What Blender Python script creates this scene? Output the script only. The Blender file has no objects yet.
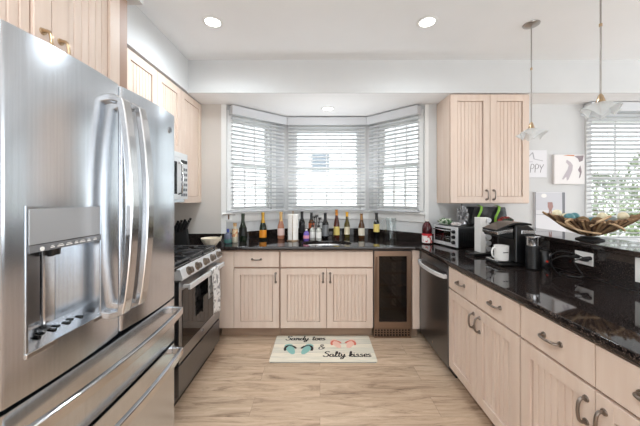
import bpy, bmesh, math, random
from mathutils import Vector, Matrix, noise
random.seed(7)
S = bpy.context.scene
COL = S.collection
PI = math.pi

# ------------------------------------------------------------ camera, light, exposure
cam_d = bpy.data.cameras.new('camera'); cam_d.sensor_width = 36; cam_d.lens = 16.0
cam_d.shift_y = -15/640; cam_d.clip_start = 0.02; cam_d.clip_end = 200
cam = bpy.data.objects.new('camera', cam_d); COL.objects.link(cam)
cam.location = (0, 0, 1.385); cam.rotation_euler = (PI/2, 0, 0)
S.camera = cam
S.view_settings.view_transform = 'Standard'; S.view_settings.look = 'None'
S.view_settings.gamma = 1; S.view_settings.use_curve_mapping = False
S.view_settings.exposure = 0.56
S.cycles.use_denoising = True
S.cycles.max_bounces = 10; S.cycles.diffuse_bounces = 5; S.cycles.glossy_bounces = 5
S.cycles.transmission_bounces = 8; S.cycles.transparent_max_bounces = 12
S.cycles.sample_clamp_indirect = 6.0

w = bpy.data.worlds.new('world'); S.world = w; w.use_nodes = True
bg = w.node_tree.nodes['Background']
bg.inputs[0].default_value = (0.97, 0.985, 1.0, 1); bg.inputs[1].default_value = 1.7

def area(name, loc, rot, sx, sy, e, col=(1, 1, 1)):
    d = bpy.data.lights.new(name, 'AREA'); d.shape = 'RECTANGLE'; d.size = sx; d.size_y = sy
    d.energy = e; d.color = col
    o = bpy.data.objects.new(name, d); COL.objects.link(o); o.location = loc; o.rotation_euler = rot
    return o
# added fill lamp in the unseen opening behind the camera, tilted up
area('rear_fill', (0.9, -3.3, 1.25), (PI/2+0.9, 0, 0), 3.6, 2.0, 36, (0.84, 0.93, 1.0))
# added side fill lamp at the unseen right wall, for fridge and soffit
area('side_fill', (4.55, 0.6, 1.4), (0, PI/2, 0), 2.0, 3.0, 30, (0.90, 0.96, 1.0))

area('bay_up_fill', (0.09, 3.22, 1.46), (PI, 0, 0), 0.9, 0.3, 3.5, (0.97, 0.985, 1.0))  # added lamp facing up inside the bay, brightens the lower ceiling
sd = bpy.data.lights.new('sun', 'SUN'); sd.energy = 2.2; sd.angle = 0.01; sd.color = (1, 0.97, 0.92)
so_ = bpy.data.objects.new('sun', sd); COL.objects.link(so_); so_.location = (0, -8, 12); so_.rotation_euler = (math.radians(33), 0, math.radians(12))

# ------------------------------------------------------------ helpers
def lin(c):
    return tuple(((x/255)/12.92 if x/255 <= 0.04045 else ((x/255+0.055)/1.055)**2.4) for x in c)

def mat(name, c, rough=0.5, metal=0.0, **k):
    m = bpy.data.materials.new(name); m.use_nodes = True
    b = m.node_tree.nodes['Principled BSDF']
    b.inputs['Base Color'].default_value = (*lin(c), 1)
    b.inputs['Roughness'].default_value = rough; b.inputs['Metallic'].default_value = metal
    for key, v in k.items():
        b.inputs[key.replace('_', ' ')].default_value = v
    return m

def nodes(m):
    nt = m.node_tree
    return nt, nt.nodes, nt.links, nt.nodes['Principled BSDF']

def noisy(name, c1, c2, scale=(1, 1, 1), nscale=5.0, rough=0.5, metal=0.0, detail=4, bump=0.0, lo=0.35, hi=0.65, **k):
    m = mat(name, c1, rough, metal, **k); nt, N, L, b = nodes(m)
    tc = N.new('ShaderNodeTexCoord'); mp = N.new('ShaderNodeMapping'); mp.inputs['Scale'].default_value = scale
    nz = N.new('ShaderNodeTexNoise'); nz.inputs['Scale'].default_value = nscale; nz.inputs['Detail'].default_value = detail
    cr = N.new('ShaderNodeValToRGB'); cr.color_ramp.elements[0].position = lo; cr.color_ramp.elements[1].position = hi
    cr.color_ramp.elements[0].color = (*lin(c1), 1); cr.color_ramp.elements[1].color = (*lin(c2), 1)
    L.new(tc.outputs['Object'], mp.inputs[0]); L.new(mp.outputs[0], nz.inputs['Vector'])
    L.new(nz.outputs['Fac'], cr.inputs[0]); L.new(cr.outputs[0], b.inputs['Base Color'])
    if bump:
        bp = N.new('ShaderNodeBump'); bp.inputs['Strength'].default_value = bump; bp.inputs['Distance'].default_value = 0.002
        L.new(nz.outputs['Fac'], bp.inputs['Height']); L.new(bp.outputs[0], b.inputs['Normal'])
    return m

def glass(name, c=(255, 255, 255), rough=0.0, mixf=0.25):
    """thin glass: transparent with a fresnel gloss"""
    m = bpy.data.materials.new(name); m.use_nodes = True; nt = m.node_tree; N = nt.nodes; L = nt.links
    for n in list(N): N.remove(n)
    out = N.new('ShaderNodeOutputMaterial'); tr = N.new('ShaderNodeBsdfTransparent'); tr.inputs[0].default_value = (*lin(c), 1)
    gl = N.new('ShaderNodeBsdfGlossy'); gl.inputs['Roughness'].default_value = rough
    lw = N.new('ShaderNodeLayerWeight'); pw = N.new('ShaderNodeMath'); pw.operation = 'POWER'; pw.inputs[1].default_value = 4
    ml = N.new('ShaderNodeMath'); ml.operation = 'MULTIPLY_ADD'; ml.inputs[1].default_value = 0.8; ml.inputs[2].default_value = 0.04
    L.new(lw.outputs['Facing'], pw.inputs[0]); L.new(pw.outputs[0], ml.inputs[0]); lw.inputs[0].default_value = 0.5
    mx = N.new('ShaderNodeMixShader'); L.new(ml.outputs[0], mx.inputs[0]); L.new(tr.outputs[0], mx.inputs[1]); L.new(gl.outputs[0], mx.inputs[2])
    L.new(mx.outputs[0], out.inputs[0])
    return m

# ---- mesh building
def box(bm, x0, x1, y0, y1, z0, z1):
    v = [bm.verts.new(p) for p in ((x0, y0, z0), (x1, y0, z0), (x1, y1, z0), (x0, y1, z0), (x0, y0, z1), (x1, y0, z1), (x1, y1, z1), (x0, y1, z1))]
    for f in ((0, 3, 2, 1), (4, 5, 6, 7), (0, 1, 5, 4), (1, 2, 6, 5), (2, 3, 7, 6), (3, 0, 4, 7)):
        bm.faces.new([v[i] for i in f])
    return v

def B(*boxes):
    bm = bmesh.new()
    for b in boxes: box(bm, *b)
    return bm

def frame_of(d):
    d = Vector(d).normalized()
    a = Vector((0, 0, 1)) if abs(d.z) < 0.9 else Vector((1, 0, 0))
    u = d.cross(a).normalized(); v = d.cross(u).normalized()
    return u, v

def tube(bm, pts, r, seg=8, caps=True, closed=False):
    pts = [Vector(p) for p in pts]; n = len(pts)
    rs = r if isinstance(r, (list, tuple)) else [r]*n
    rings = []; pu = None
    for i, p in enumerate(pts):
        if closed: d = pts[(i+1) % n]-pts[i-1]
        else: d = pts[min(i+1, n-1)]-pts[max(i-1, 0)]
        if d.length < 1e-9: d = Vector((0, 0, 1))
        d.normalize()
        if pu is None: u, v = frame_of(d)
        else:
            u = pu-d*pu.dot(d)
            u = u.normalized() if u.length > 1e-6 else frame_of(d)[0]
            v = d.cross(u)
        pu = u
        rings.append([bm.verts.new(p+(u*math.cos(2*PI*k/seg)+v*math.sin(2*PI*k/seg))*rs[i]) for k in range(seg)])
    m = n if closed else n-1
    for i in range(m):
        a, b = rings[i], rings[(i+1) % n]
        for k in range(seg):
            bm.faces.new((a[k], a[(k+1) % seg], b[(k+1) % seg], b[k]))
    if caps and not closed:
        bm.faces.new(rings[0][::-1]); bm.faces.new(rings[-1])
    return bm

def cyl(bm, p0, p1, r0, r1=None, seg=20):
    return tube(bm, [p0, p1], [r0, r0 if r1 is None else r1], seg)

def lathe(bm, prof, seg=28, c=(0, 0, 0), sx=1, sy=1, close=True):
    rings = []
    for r, z in prof:
        if r < 1e-6: rings.append([bm.verts.new((c[0], c[1], c[2]+z))])
        else: rings.append([bm.verts.new((c[0]+sx*r*math.cos(2*PI*k/seg), c[1]+sy*r*math.sin(2*PI*k/seg), c[2]+z)) for k in range(seg)])
    for a, b in zip(rings, rings[1:]):
        for k in range(seg):
            k2 = (k+1) % seg
            if len(a) == 1 and len(b) == 1: continue
            if len(a) == 1: bm.faces.new((a[0], b[k2], b[k]))
            elif len(b) == 1: bm.faces.new((a[k], a[k2], b[0]))
            else: bm.faces.new((a[k], a[k2], b[k2], b[k]))
    if close:
        if len(rings[0]) > 1: bm.faces.new(rings[0][::-1])
        if len(rings[-1]) > 1: bm.faces.new(rings[-1])
    return bm

def prism(bm, poly, z0, z1):
    a = [bm.verts.new((x, y, z0)) for x, y in poly]; b = [bm.verts.new((x, y, z1)) for x, y in poly]
    n = len(poly)
    bm.faces.new(a[::-1]); bm.faces.new(b)
    for i in range(n): bm.faces.new((a[i], a[(i+1) % n], b[(i+1) % n], b[i]))
    return bm

def slab(outlines, z0, z1):
    """polygon with holes, extruded"""
    c = bpy.data.curves.new('tmp', 'CURVE'); c.dimensions = '2D'; c.fill_mode = 'BOTH'; c.extrude = (z1-z0)/2
    for o in outlines:
        s = c.splines.new('POLY'); s.points.add(len(o)-1); s.use_cyclic_u = True
        for p, q in zip(s.points, o): p.co = (q[0], q[1], 0, 1)
    ob = bpy.data.objects.new('tmp', c); COL.objects.link(ob)
    dg = bpy.context.evaluated_depsgraph_get(); dg.update()
    me = bpy.data.meshes.new_from_object(ob.evaluated_get(dg))
    bm = bmesh.new(); bm.from_mesh(me); bmesh.ops.remove_doubles(bm, verts=bm.verts, dist=1e-5)
    for v in bm.verts: v.co.z += (z0+z1)/2
    bpy.data.objects.remove(ob); bpy.data.curves.remove(c); bpy.data.meshes.remove(me)
    return bm

def strap(bm, pts, wv, t):
    """flat bar swept through pts, half width vector wv, thickness t"""
    pts = [Vector(p) for p in pts]; wv = Vector(wv); rings = []
    for i, p in enumerate(pts):
        d = (pts[min(i+1, len(pts)-1)]-pts[max(i-1, 0)]).normalized(); nn = d.cross(wv).normalized()*t/2
        rings.append([bm.verts.new(p+a) for a in (wv+nn, wv-nn, -wv-nn, -wv+nn)])
    for a, b in zip(rings, rings[1:]):
        for k in range(4): bm.faces.new((a[k], a[(k+1) % 4], b[(k+1) % 4], b[k]))
    bm.faces.new(rings[0][::-1]); bm.faces.new(rings[-1])
    return bm

def ribbon(bm, pts, wd, place, h=0.0008):
    """flat pen stroke in a plane; place(x, y, h) gives the 3D point"""
    n = len(pts); L, R = [], []
    for i, (x, y) in enumerate(pts):
        a = pts[max(i-1, 0)]; b = pts[min(i+1, n-1)]
        dx, dy = b[0]-a[0], b[1]-a[1]; l = math.hypot(dx, dy) or 1
        ww = wd*(0.65+0.7*abs(dy)/l)/2
        L.append((x-dy/l*ww, y+dx/l*ww)); R.append((x+dy/l*ww, y-dx/l*ww))
    q = [[bm.verts.new(place(p[0], p[1], hh)) for p in (a, b) for hh in (0, h)] for a, b in zip(L, R)]
    for a, b in zip(q, q[1:]):
        bm.faces.new((a[1], b[1], b[3], a[3])); bm.faces.new((a[0], a[2], b[2], b[0]))
        bm.faces.new((a[0], b[0], b[1], a[1])); bm.faces.new((a[2], a[3], b[3], b[2]))
    return bm

def smoothpts(p, k=3):
    """Catmull-Rom through 2D or 3D points"""
    p = [Vector(q) if len(q) == 3 else Vector((q[0], q[1], 0)) for q in p]; out = []
    for i in range(len(p)-1):
        a, b, c, d = p[max(i-1, 0)], p[i], p[i+1], p[min(i+2, len(p)-1)]
        for j in range(k):
            t = j/k
            out.append(0.5*((2*b)+(c-a)*t+(2*a-5*b+4*c-d)*t*t+(3*b-a-3*c+d)*t**3))
    out.append(p[-1]); return out

def obj(name, bm, m, parent=None, bevel=0, smooth=False, seg=2, label=None):
    bmesh.ops.recalc_face_normals(bm, faces=bm.faces)
    me = bpy.data.meshes.new(name); bm.to_mesh(me); bm.free()
    me.materials.append(m)
    if smooth:
        me.polygons.foreach_set('use_smooth', [True]*len(me.polygons)); me.set_sharp_from_angle(angle=math.radians(38))
    o = bpy.data.objects.new(name, me); COL.objects.link(o)
    if parent: o.parent = parent
    if bevel:
        bv = o.modifiers.new('bevel', 'BEVEL'); bv.width = bevel; bv.segments = seg; bv.limit_method = 'ANGLE'; bv.angle_limit = math.radians(40)
        bv.harden_normals = False
    if label: o['label'] = label
    return o

def thing(name, label, cat, loc=(0, 0, 0), rz=0, group=None):
    o = bpy.data.objects.new(name, None); COL.objects.link(o); o.empty_display_size = 0.05
    o.location = loc; o.rotation_euler = (0, 0, rz); o['label'] = label; o['category'] = cat
    if group: o['group'] = group
    return o

def tag(o, label, cat, group=None):
    o['label'] = label; o['category'] = cat
    if group: o['group'] = group
    return o

def struct(name, bm, m, parent=None, **k):
    o = obj(name, bm, m, parent, **k)
    if not parent: o['kind'] = 'structure'
    return o

# ------------------------------------------------------------ materials
M = {}
M['wall'] = noisy('wall_paint', (208, 209, 209), (212, 213, 213), nscale=3, rough=0.85)
M['nook'] = noisy('nook_wall_paint', (206, 200, 193), (210, 204, 197), nscale=3, rough=0.85)
M['ceil'] = noisy('ceiling_paint', (237, 238, 239), (240, 241, 242), nscale=2, rough=0.9)
M['ceilbright'] = noisy('ceiling_paint_brightened', (240, 240, 240), (243, 243, 243), nscale=2, rough=0.9)  # ceiling paint made lighter in place of bounce light over the bay
M['trimw'] = mat('white_trim', (232, 232, 230), 0.4)
M['blind'] = mat('blind_backlit_grey', (208, 210, 213), 0.45)  # white blinds, greyed in the colour for their backlit shade
M['wood'] = noisy('pickled_maple', (216, 194, 178), (222, 203, 188), scale=(6, 6, 0.6), nscale=4, rough=0.42, detail=6)
M['gapshade'] = mat('door_gap_shade', (168, 136, 116), 0.5)  # dark brown that paints the shade in the door gaps
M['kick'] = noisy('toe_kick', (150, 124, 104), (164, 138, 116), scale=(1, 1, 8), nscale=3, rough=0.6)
M['steel'] = noisy('stainless', (206, 211, 217), (214, 219, 225), scale=(60, 60, 0.7), nscale=3, rough=0.2, metal=1.0)
M['steelh'] = mat('polished_handle_steel', (214, 214, 215), 0.18, 1.0)
M['mwsteel'] = mat('light_steel', (226, 227, 228), 0.45, 0.4)
M['steelm'] = mat('mid_steel', (160, 162, 165), 0.3, 1.0)
M['steeld'] = mat('dark_steel', (124, 126, 130), 0.3, 1.0)
M['bronze'] = mat('bronze_steel', (150, 128, 112), 0.32, 1.0)
M['nickel'] = mat('brushed_nickel', (172, 168, 164), 0.28, 1.0)
M['pull'] = mat('pull_nickel', (142, 132, 124), 0.3, 1.0)
M['knob'] = mat('knob_steel', (150, 138, 126), 0.3, 1.0)
M['brass'] = mat('warm_nickel', (190, 165, 135), 0.3, 1.0)
M['black'] = mat('black_plastic', (16, 16, 17), 0.3)
M['blackm'] = mat('matte_black', (14, 14, 14), 0.7)
M['iron'] = noisy('cast_iron', (66, 66, 68), (84, 84, 85), nscale=60, rough=0.4)
M['bglass'] = mat('black_glass', (10, 10, 11), 0.04)
M['gap'] = mat('dark_gap', (20, 18, 18), 0.9)
M['white'] = mat('white_ceramic', (236, 234, 230), 0.25)
M['paper'] = noisy('paper_towel', (240, 236, 228), (246, 243, 238), nscale=40, rough=0.9, bump=0.3)
M['clear'] = glass('clear_glass', (250, 252, 252))
M['pane'] = glass('window_glass', (250, 253, 253))
M['cooler_glass'] = glass('smoked_glass', (176, 168, 164), 0.01)
M['frost'] = mat('frosted_glass', (238, 240, 240), 0.35, Transmission_Weight=0.5, IOR=1.12, Alpha=0.62)
M['lamp'] = mat('lamp_disc', (255, 255, 255), 0.5)
_b = M['lamp'].node_tree.nodes['Principled BSDF']; _b.inputs['Emission Color'].default_value = (1, 0.98, 0.94, 1); _b.inputs['Emission Strength'].default_value = 6

def granite():
    m = mat('dark_granite', (20, 17, 16), 0.05); nt, N, L, b = nodes(m)
    tc = N.new('ShaderNodeTexCoord')
    n1 = N.new('ShaderNodeTexNoise'); n1.inputs['Scale'].default_value = 200; n1.inputs['Detail'].default_value = 3
    c1 = N.new('ShaderNodeValToRGB'); e = c1.color_ramp.elements
    e[0].position = 0.40; e[0].color = (*lin((13, 11, 11)), 1); e[1].position = 0.78; e[1].color = (*lin((134, 118, 110)), 1)
    k = e.new(0.57); k.color = (*lin((36, 29, 28)), 1)
    n2 = N.new('ShaderNodeTexVoronoi'); n2.inputs['Scale'].default_value = 190
    c2 = N.new('ShaderNodeValToRGB'); c2.color_ramp.elements[0].position = 0.05; c2.color_ramp.elements[0].color = (*lin((170, 158, 150)), 1)
    c2.color_ramp.elements[1].position = 0.16; c2.color_ramp.elements[1].color = (0, 0, 0, 1)
    mx = N.new('ShaderNodeMix'); mx.data_type = 'RGBA'; mx.blend_type = 'ADD'; mx.inputs[0].default_value = 0.15
    L.new(tc.outputs['Object'], n1.inputs['Vector']); L.new(tc.outputs['Object'], n2.inputs['Vector'])
    L.new(n1.outputs['Fac'], c1.inputs[0]); L.new(n2.outputs['Distance'], c2.inputs[0])
    L.new(c1.outputs[0], mx.inputs[6]); L.new(c2.outputs[0], mx.inputs[7]); L.new(mx.outputs[2], b.inputs['Base Color'])
    b.inputs['IOR'].default_value = 1.48; b.inputs['Coat Weight'].default_value = 0.0; b.inputs['Coat Roughness'].default_value = 0.02; b.inputs['Coat IOR'].default_value = 1.6
    return m
M['granite'] = granite()

def floor_mat():
    m = mat('oak_planks', (175, 148, 124), 0.42); nt, N, L, b = nodes(m)
    tc = N.new('ShaderNodeTexCoord')
    br = N.new('ShaderNodeTexBrick'); br.inputs['Scale'].default_value = 1; br.offset = 0.37; br.inputs['Brick Width'].default_value = 1.22
    br.inputs['Row Height'].default_value = 0.18; br.inputs['Mortar Size'].default_value = 0.0007; br.inputs['Bias'].default_value = 0
    br.inputs['Color1'].default_value = (0.15, 0.15, 0.15, 1); br.inputs['Color2'].default_value = (0.85, 0.85, 0.85, 1); br.inputs['Mortar'].default_value = (0, 0, 0, 1)
    mp = N.new('ShaderNodeMapping'); mp.inputs['Scale'].default_value = (1.3, 9, 1)
    off = N.new('ShaderNodeVectorMath'); off.operation = 'ADD'
    L.new(tc.outputs['Object'], br.inputs['Vector']); L.new(tc.outputs['Object'], mp.inputs[0])
    sc = N.new('ShaderNodeVectorMath'); sc.operation = 'SCALE'; sc.inputs['Scale'].default_value = 9
    L.new(br.outputs['Color'], sc.inputs[0]); L.new(mp.outputs[0], off.inputs[0]); L.new(sc.outputs[0], off.inputs[1])
    n1 = N.new('ShaderNodeTexNoise'); n1.inputs['Scale'].default_value = 1.9; n1.inputs['Detail'].default_value = 10; n1.inputs['Roughness'].default_value = 0.72; n1.inputs['Distortion'].default_value = 1.1
    L.new(off.outputs[0], n1.inputs['Vector'])
    cr = N.new('ShaderNodeValToRGB'); e = cr.color_ramp.elements
    e[0].position = 0.30; e[0].color = (*lin((126, 102, 82)), 1); e[1].position = 0.70; e[1].color = (*lin((220, 196, 170)), 1)
    k = e.new(0.46); k.color = (*lin((192, 165, 139)), 1)
    L.new(n1.outputs['Fac'], cr.inputs[0])
    hs = N.new('ShaderNodeMix'); hs.data_type = 'RGBA'; hs.blend_type = 'MULTIPLY'; hs.inputs[0].default_value = 1
    tone = N.new('ShaderNodeMapRange'); tone.inputs['To Min'].default_value = 0.86; tone.inputs['To Max'].default_value = 1.08
    sep = N.new('ShaderNodeSeparateColor'); L.new(br.outputs['Color'], sep.inputs[0]); L.new(sep.outputs[0], tone.inputs[0])
    cmb = N.new('ShaderNodeCombineColor')
    for i in range(3): L.new(tone.outputs[0], cmb.inputs[i])
    L.new(cr.outputs[0], hs.inputs[6]); L.new(cmb.outputs[0], hs.inputs[7])
    mo = N.new('ShaderNodeMix'); mo.data_type = 'RGBA'; mo.inputs[7].default_value = (*lin((118, 94, 76)), 1)
    L.new(br.outputs['Fac'], mo.inputs[0]); L.new(hs.outputs[2], mo.inputs[6]); L.new(mo.outputs[2], b.inputs['Base Color'])
    bp = N.new('ShaderNodeBump'); bp.inputs['Strength'].default_value = 0.12; bp.inputs['Distance'].default_value = 0.002
    L.new(n1.outputs['Fac'], bp.inputs['Height']); L.new(bp.outputs[0], b.inputs['Normal'])
    return m
M['floor'] = floor_mat()

# ------------------------------------------------------------ room shell
YW = 3.08; XL = -1.61; ZC = 2.717; ZH = 2.40
BL, CL, CR_, BR = (-1.065, 3.08), (-0.458, 3.62), (0.624, 3.62), (1.15, 3.08)
struct('floor', B((XL-0.1, 4.7, -3.6, 3.9, -0.05, 0)), M['floor'])
struct('ceiling', B((XL-0.1, 4.7, -3.6, 2.757, ZC, ZC+0.1)), M['ceil'])
struct('ceiling_nook', B((-1.28, 4.7, 2.757, 3.9, ZH, ZH+0.1)), M['ceilbright'])
struct('wall_header', B((-1.27, 4.7, 2.745, 2.757, ZH, ZC)), M['wall'])
struct('wall_left', B((XL-0.1, XL, -3.6, 3.2, 0, ZC)), M['nook'])
struct('wall_soffit', B((XL, -1.27, 1.502, 3.08, ZH+0.004, ZC), (XL, -0.933, -0.4, 1.502, ZH+0.004, ZC)), M['wall'])
struct('wall_back_left', B((XL, BL[0], YW, YW+0.12, 0, ZH+0.02)), M['nook'])
# back wall right of the bay with the dining window opening
WX0, WX1, WZ0, WZ1 = 2.93, 3.95, 0.92, 2.28
struct('wall_back_right', B((BR[0], WX0, YW, YW+0.12, 0, ZH+0.02), (WX1, 4.7, YW, YW+0.12, 0, ZH+0.02),
                           (WX0, WX1, YW, YW+0.12, 0, WZ0), (WX0, WX1, YW, YW+0.12, WZ1, ZH+0.02)), M['wall'])
struct('wall_right', B((4.6, 4.7, -3.6, -1.2, 0, ZC), (4.6, 4.7, 2.4, 3.2, 0, ZC), (4.6, 4.7, -1.2, 2.4, 0, 0.9), (4.6, 4.7, -1.2, 2.4, 2.2, ZC)), M['wall'])
struct('wall_front', B((XL, -1.0, -3.6, -3.5, 0, ZC), (2.8, 4.7, -3.6, -3.5, 0, ZC), (-1.0, 2.8, -3.6, -3.5, 2.5, ZC)), M['wall'])

def bay_wall(name, P, Q, s0, s1, z0, z1, nwin, cols, rows):
    """a wall from P to Q with a window opening, plus the double hung window in it"""
    L_ = math.hypot(Q[0]-P[0], Q[1]-P[1]); a = math.atan2(Q[1]-P[1], Q[0]-P[0])
    o = bpy.data.objects.new(name, None)
    m = struct(name, B((0, s0, 0, 0.12, 0, ZH+0.02), (s1, L_, 0, 0.12, 0, ZH+0.02), (s0, s1, 0, 0.12, 0, z0), (s0, s1, 0, 0.12, z1, ZH+0.02)), M['wall'])
    m.location = (P[0], P[1], 0); m.rotation_euler = (0, 0, a)
    bpy.data.objects.remove(o)
    window(nwin, (P[0], P[1], 0), a, s0, s1, z0, z1, cols, rows)
    return L_, a

def window(nwin, loc, a, s0, s1, z0, z1, cols, rows):
    f = bmesh.new(); t = 0.02
    for b in ((s0, s0+t), (s1-t, s1)): box(f, b[0], b[1], 0.02, 0.11, z0, z1)
    box(f, s0+t, s1-t, 0.02, 0.11, z0, z0+t); box(f, s0+t, s1-t, 0.02, 0.11, z1-t, z1)
    # inside casing
    c = 0.06
    box(f, s0-c, s0, -0.014, -0.001, z0-0.0, z1+c); box(f, s1, s1+c, -0.014, -0.001, z0-0.0, z1+c); box(f, s0, s1, -0.014, -0.001, z1, z1+c)
    wd = obj('window_%d' % nwin, f, M['trimw'], bevel=0.002); wd.location = loc; wd.rotation_euler = (0, 0, a); wd['kind'] = 'structure'
    zm = (z0+z1)/2
    for (za, zb, y) in ((zm-0.015, z1-t, 0.075), (z0+t, zm+0.02, 0.045)):
        s = bmesh.new(); k = 0.024; xa, xb = s0+t, s1-t
        box(s, xa, xa+k, y, y+0.025, za, zb); box(s, xb-k, xb, y, y+0.025, za, zb)
        box(s, xa+k, xb-k, y, y+0.025, za, za+k); box(s, xa+k, xb-k, y, y+0.025, zb-k, zb)
        for i in range(1, cols):
            xx = xa+k+(xb-xa-2*k)*i/cols; box(s, xx-0.007, xx+0.007, y+0.004, y+0.021, za+k, zb-k)
        for i in range(1, rows):
            zz = za+k+(zb-za-2*k)*i/rows; box(s, xa+k, xb-k, y+0.005, y+0.020, zz-0.007, zz+0.007)
        so = obj('sash', s, M['trimw'], wd)
        obj('pane', B((xa+k, xb-k, y+0.011, y+0.014, za+k, zb-k)), M['pane'], so)

WB0, WB1 = 1.245, 2.29
L1, A1 = bay_wall('wall_bay_left', BL, CL, 0.115, 0.625, WB0, WB1, 1, 3, 2)
L2, A2 = bay_wall('wall_bay_center', CL, CR_, 0.115, 0.975, WB0, WB1, 2, 4, 2)
L3, A3 = bay_wall('wall_bay_right', CR_, BR, 0.135, 0.665, WB0, WB1, 3, 3, 2)
window(4, (0, YW, 0), 0, WX0, WX1, WZ0, WZ1, 3, 2)
# sill and apron round the bay
def bayprism(off0, off1, z0, z1, ext=0.0):
    def ln(off):
        n1 = Vector((math.sin(A1), -math.cos(A1))); n2 = Vector((0, -1)); n3 = Vector((math.sin(A3), -math.cos(A3)))
        def inter(n_a, pa, n_b, pb):
            # lines n.x = n.p + off
            c1 = n_a.dot(Vector(pa))+off; c2 = n_b.dot(Vector(pb))+off
            det = n_a.x*n_b.y-n_a.y*n_b.x
            return ((c1*n_b.y-n_a.y*c2)/det, (n_a.x*c2-c1*n_b.x)/det)
        wl = Vector((0, -1))
        return [inter(wl, (BL[0], YW-0.0), n1, BL) if off > 0.001 else BL, inter(n1, BL, n2, CL), inter(n2, CR_, n3, CR_), inter(n3, CR_, wl, BR) if off > 0.001 else BR]
    a = ln(off0); b = ln(off1)
    bm = bmesh.new()
    for i in range(3):
        prism(bm, [a[i], a[i+1], b[i+1], b[i]], z0, z1)
    return bm
struct('trim_1', bayprism(0.001, 0.045, 1.205, 1.228), M['trimw'], bevel=0.003)
struct('trim_2', bayprism(0.001, 0.015, 1.12, 1.204), M['trimw'])
# casing boards at both outer corners of the bay
struct('trim_3', B((BL[0]-0.0, BL[0]+0.055, YW-0.016, YW-0.002, 1.0, 2.395)), M['trimw'])
struct('trim_4', B((BR[0]-0.02, BR[0]+0.02, YW-0.016, YW-0.002, 1.0, 2.395)), M['trimw'])
struct('trim_5', B((WX0-0.10, WX1+0.10, YW-0.06, YW-0.001, WZ0-0.03, WZ0-0.005)), M['trimw'], bevel=0.003)

# ------------------------------------------------------------ blinds
def blind(loc, a, s0, s1, ztop, zbot, label, yoff=-0.06, tilt=12, vh=0.095, pitch=0.0445):
    t = thing('window_blind', label, 'blind', (loc[0], loc[1], 0), a, 'white slatted window blinds')
    f = bmesh.new(); box(f, s0-0.008, s1+0.008, yoff-0.045, yoff-0.033, ztop-vh, ztop)
    box(f, s0-0.008, s0+0.002, yoff-0.033, -0.017, ztop-vh, ztop); box(f, s1-0.002, s1+0.008, yoff-0.033, -0.017, ztop-vh, ztop)
    obj('valance', f, M['blind'], t, bevel=0.002)
    hb = B((s0+0.004, s1-0.004, yoff-0.025, yoff+0.025, ztop-0.05, ztop-0.005)); obj('headrail', hb, M['blind'], t)
    s = bmesh.new(); z = ztop-vh+0.01; ta = math.radians(tilt); n = 0
    while z > zbot+0.035:
        hw = 0.0245; dy, dz = hw*math.cos(ta), hw*math.sin(ta); th = 0.0013
        # room edge higher: catches the light from outside on its top
        vs = []
        for (yy, zz) in ((-dy, dz), (0, 0.0015), (dy, -dz)):
            for x in (s0, s1):
                vs.append((s.verts.new((x, yoff+yy, z+zz-th)), s.verts.new((x, yoff+yy, z+zz+th))))
        for i in (0, 2):
            a0, a1, b0, b1 = vs[i], vs[i+1], vs[i+2], vs[i+3]
            s.faces.new((a0[1], a1[1], b1[1], b0[1])); s.faces.new((a0[0], b0[0], b1[0], a1[0]))
            s.faces.new((a0[0], a0[1], b0[1], b0[0])); s.faces.new((a1[0], b1[0], b1[1], a1[1]))
        s.faces.new((vs[0][0], vs[1][0], vs[1][1], vs[0][1])); s.faces.new((vs[4][0], vs[4][1], vs[5][1], vs[5][0]))
        z -= pitch; n += 1
    obj('slats', s, M['blind'], t)
    obj('bottom_rail', B((s0, s1, yoff-0.025, yoff+0.025, zbot, zbot+0.016)), M['blind'], t, bevel=0.002)
    c = bmesh.new(); w_ = s1-s0
    for fr in ((0.2, 0.8) if w_ < 0.9 else (0.15, 0.5, 0.85)):
        for yy in (-0.026, 0.026):
            x = s0+w_*fr; tube(c, [(x, yoff+yy, zbot+0.016), (x, yoff+yy, ztop-0.05)], 0.0011, 5)
    obj('ladder_cord', c, M['blind'], t)
    return t
b_ = blind(BL, A1, 0.085, 0.775, 2.385, 1.232, 'white slatted blind over the left angled window of the bay')
b_ = blind(CL, A2, 0.062, 1.02, 2.385, 1.232, 'white slatted blind over the middle window of the bay, above the sink')
b_ = blind(CR_, A3, 0.045, 0.70, 2.385, 1.232, 'white slatted blind over the right angled window of the bay')
b_ = blind((0, YW), 0, 2.85, 4.03, 2.39, 0.93, 'wide white blind with garden greenery behind it, beyond the stone bowl ledge', tilt=20)

# ------------------------------------------------------------ cabinets
def pull_bm(axis, L_=0.086, r=0.006, out=0.028):
    """bow pull centred at origin standing off toward -y, with round rosettes"""
    bm = bmesh.new(); h = L_/2
    P = lambda s, y: (s, y, 0) if axis == 'x' else (0, y, s)
    tube(bm, [P(v.x, v.y) for v in smoothpts([(-h, -0.002), (-h, -0.018), (-h+0.012, -out), (0, -out-0.004), (h-0.012, -out), (h, -0.018), (h, -0.002)], 3)], r, 10)
    for s in (-h, h):
        cyl(bm, P(s, 0), P(s, -0.005), 0.0125, 0.011, 16)
    return bm

def put_pull(parent, x, y, z, axis, mm, L_=0.086):
    h = obj('handle', pull_bm(axis, L_), M[mm], parent, smooth=True); h.location = (x, y, z); return h

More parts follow.
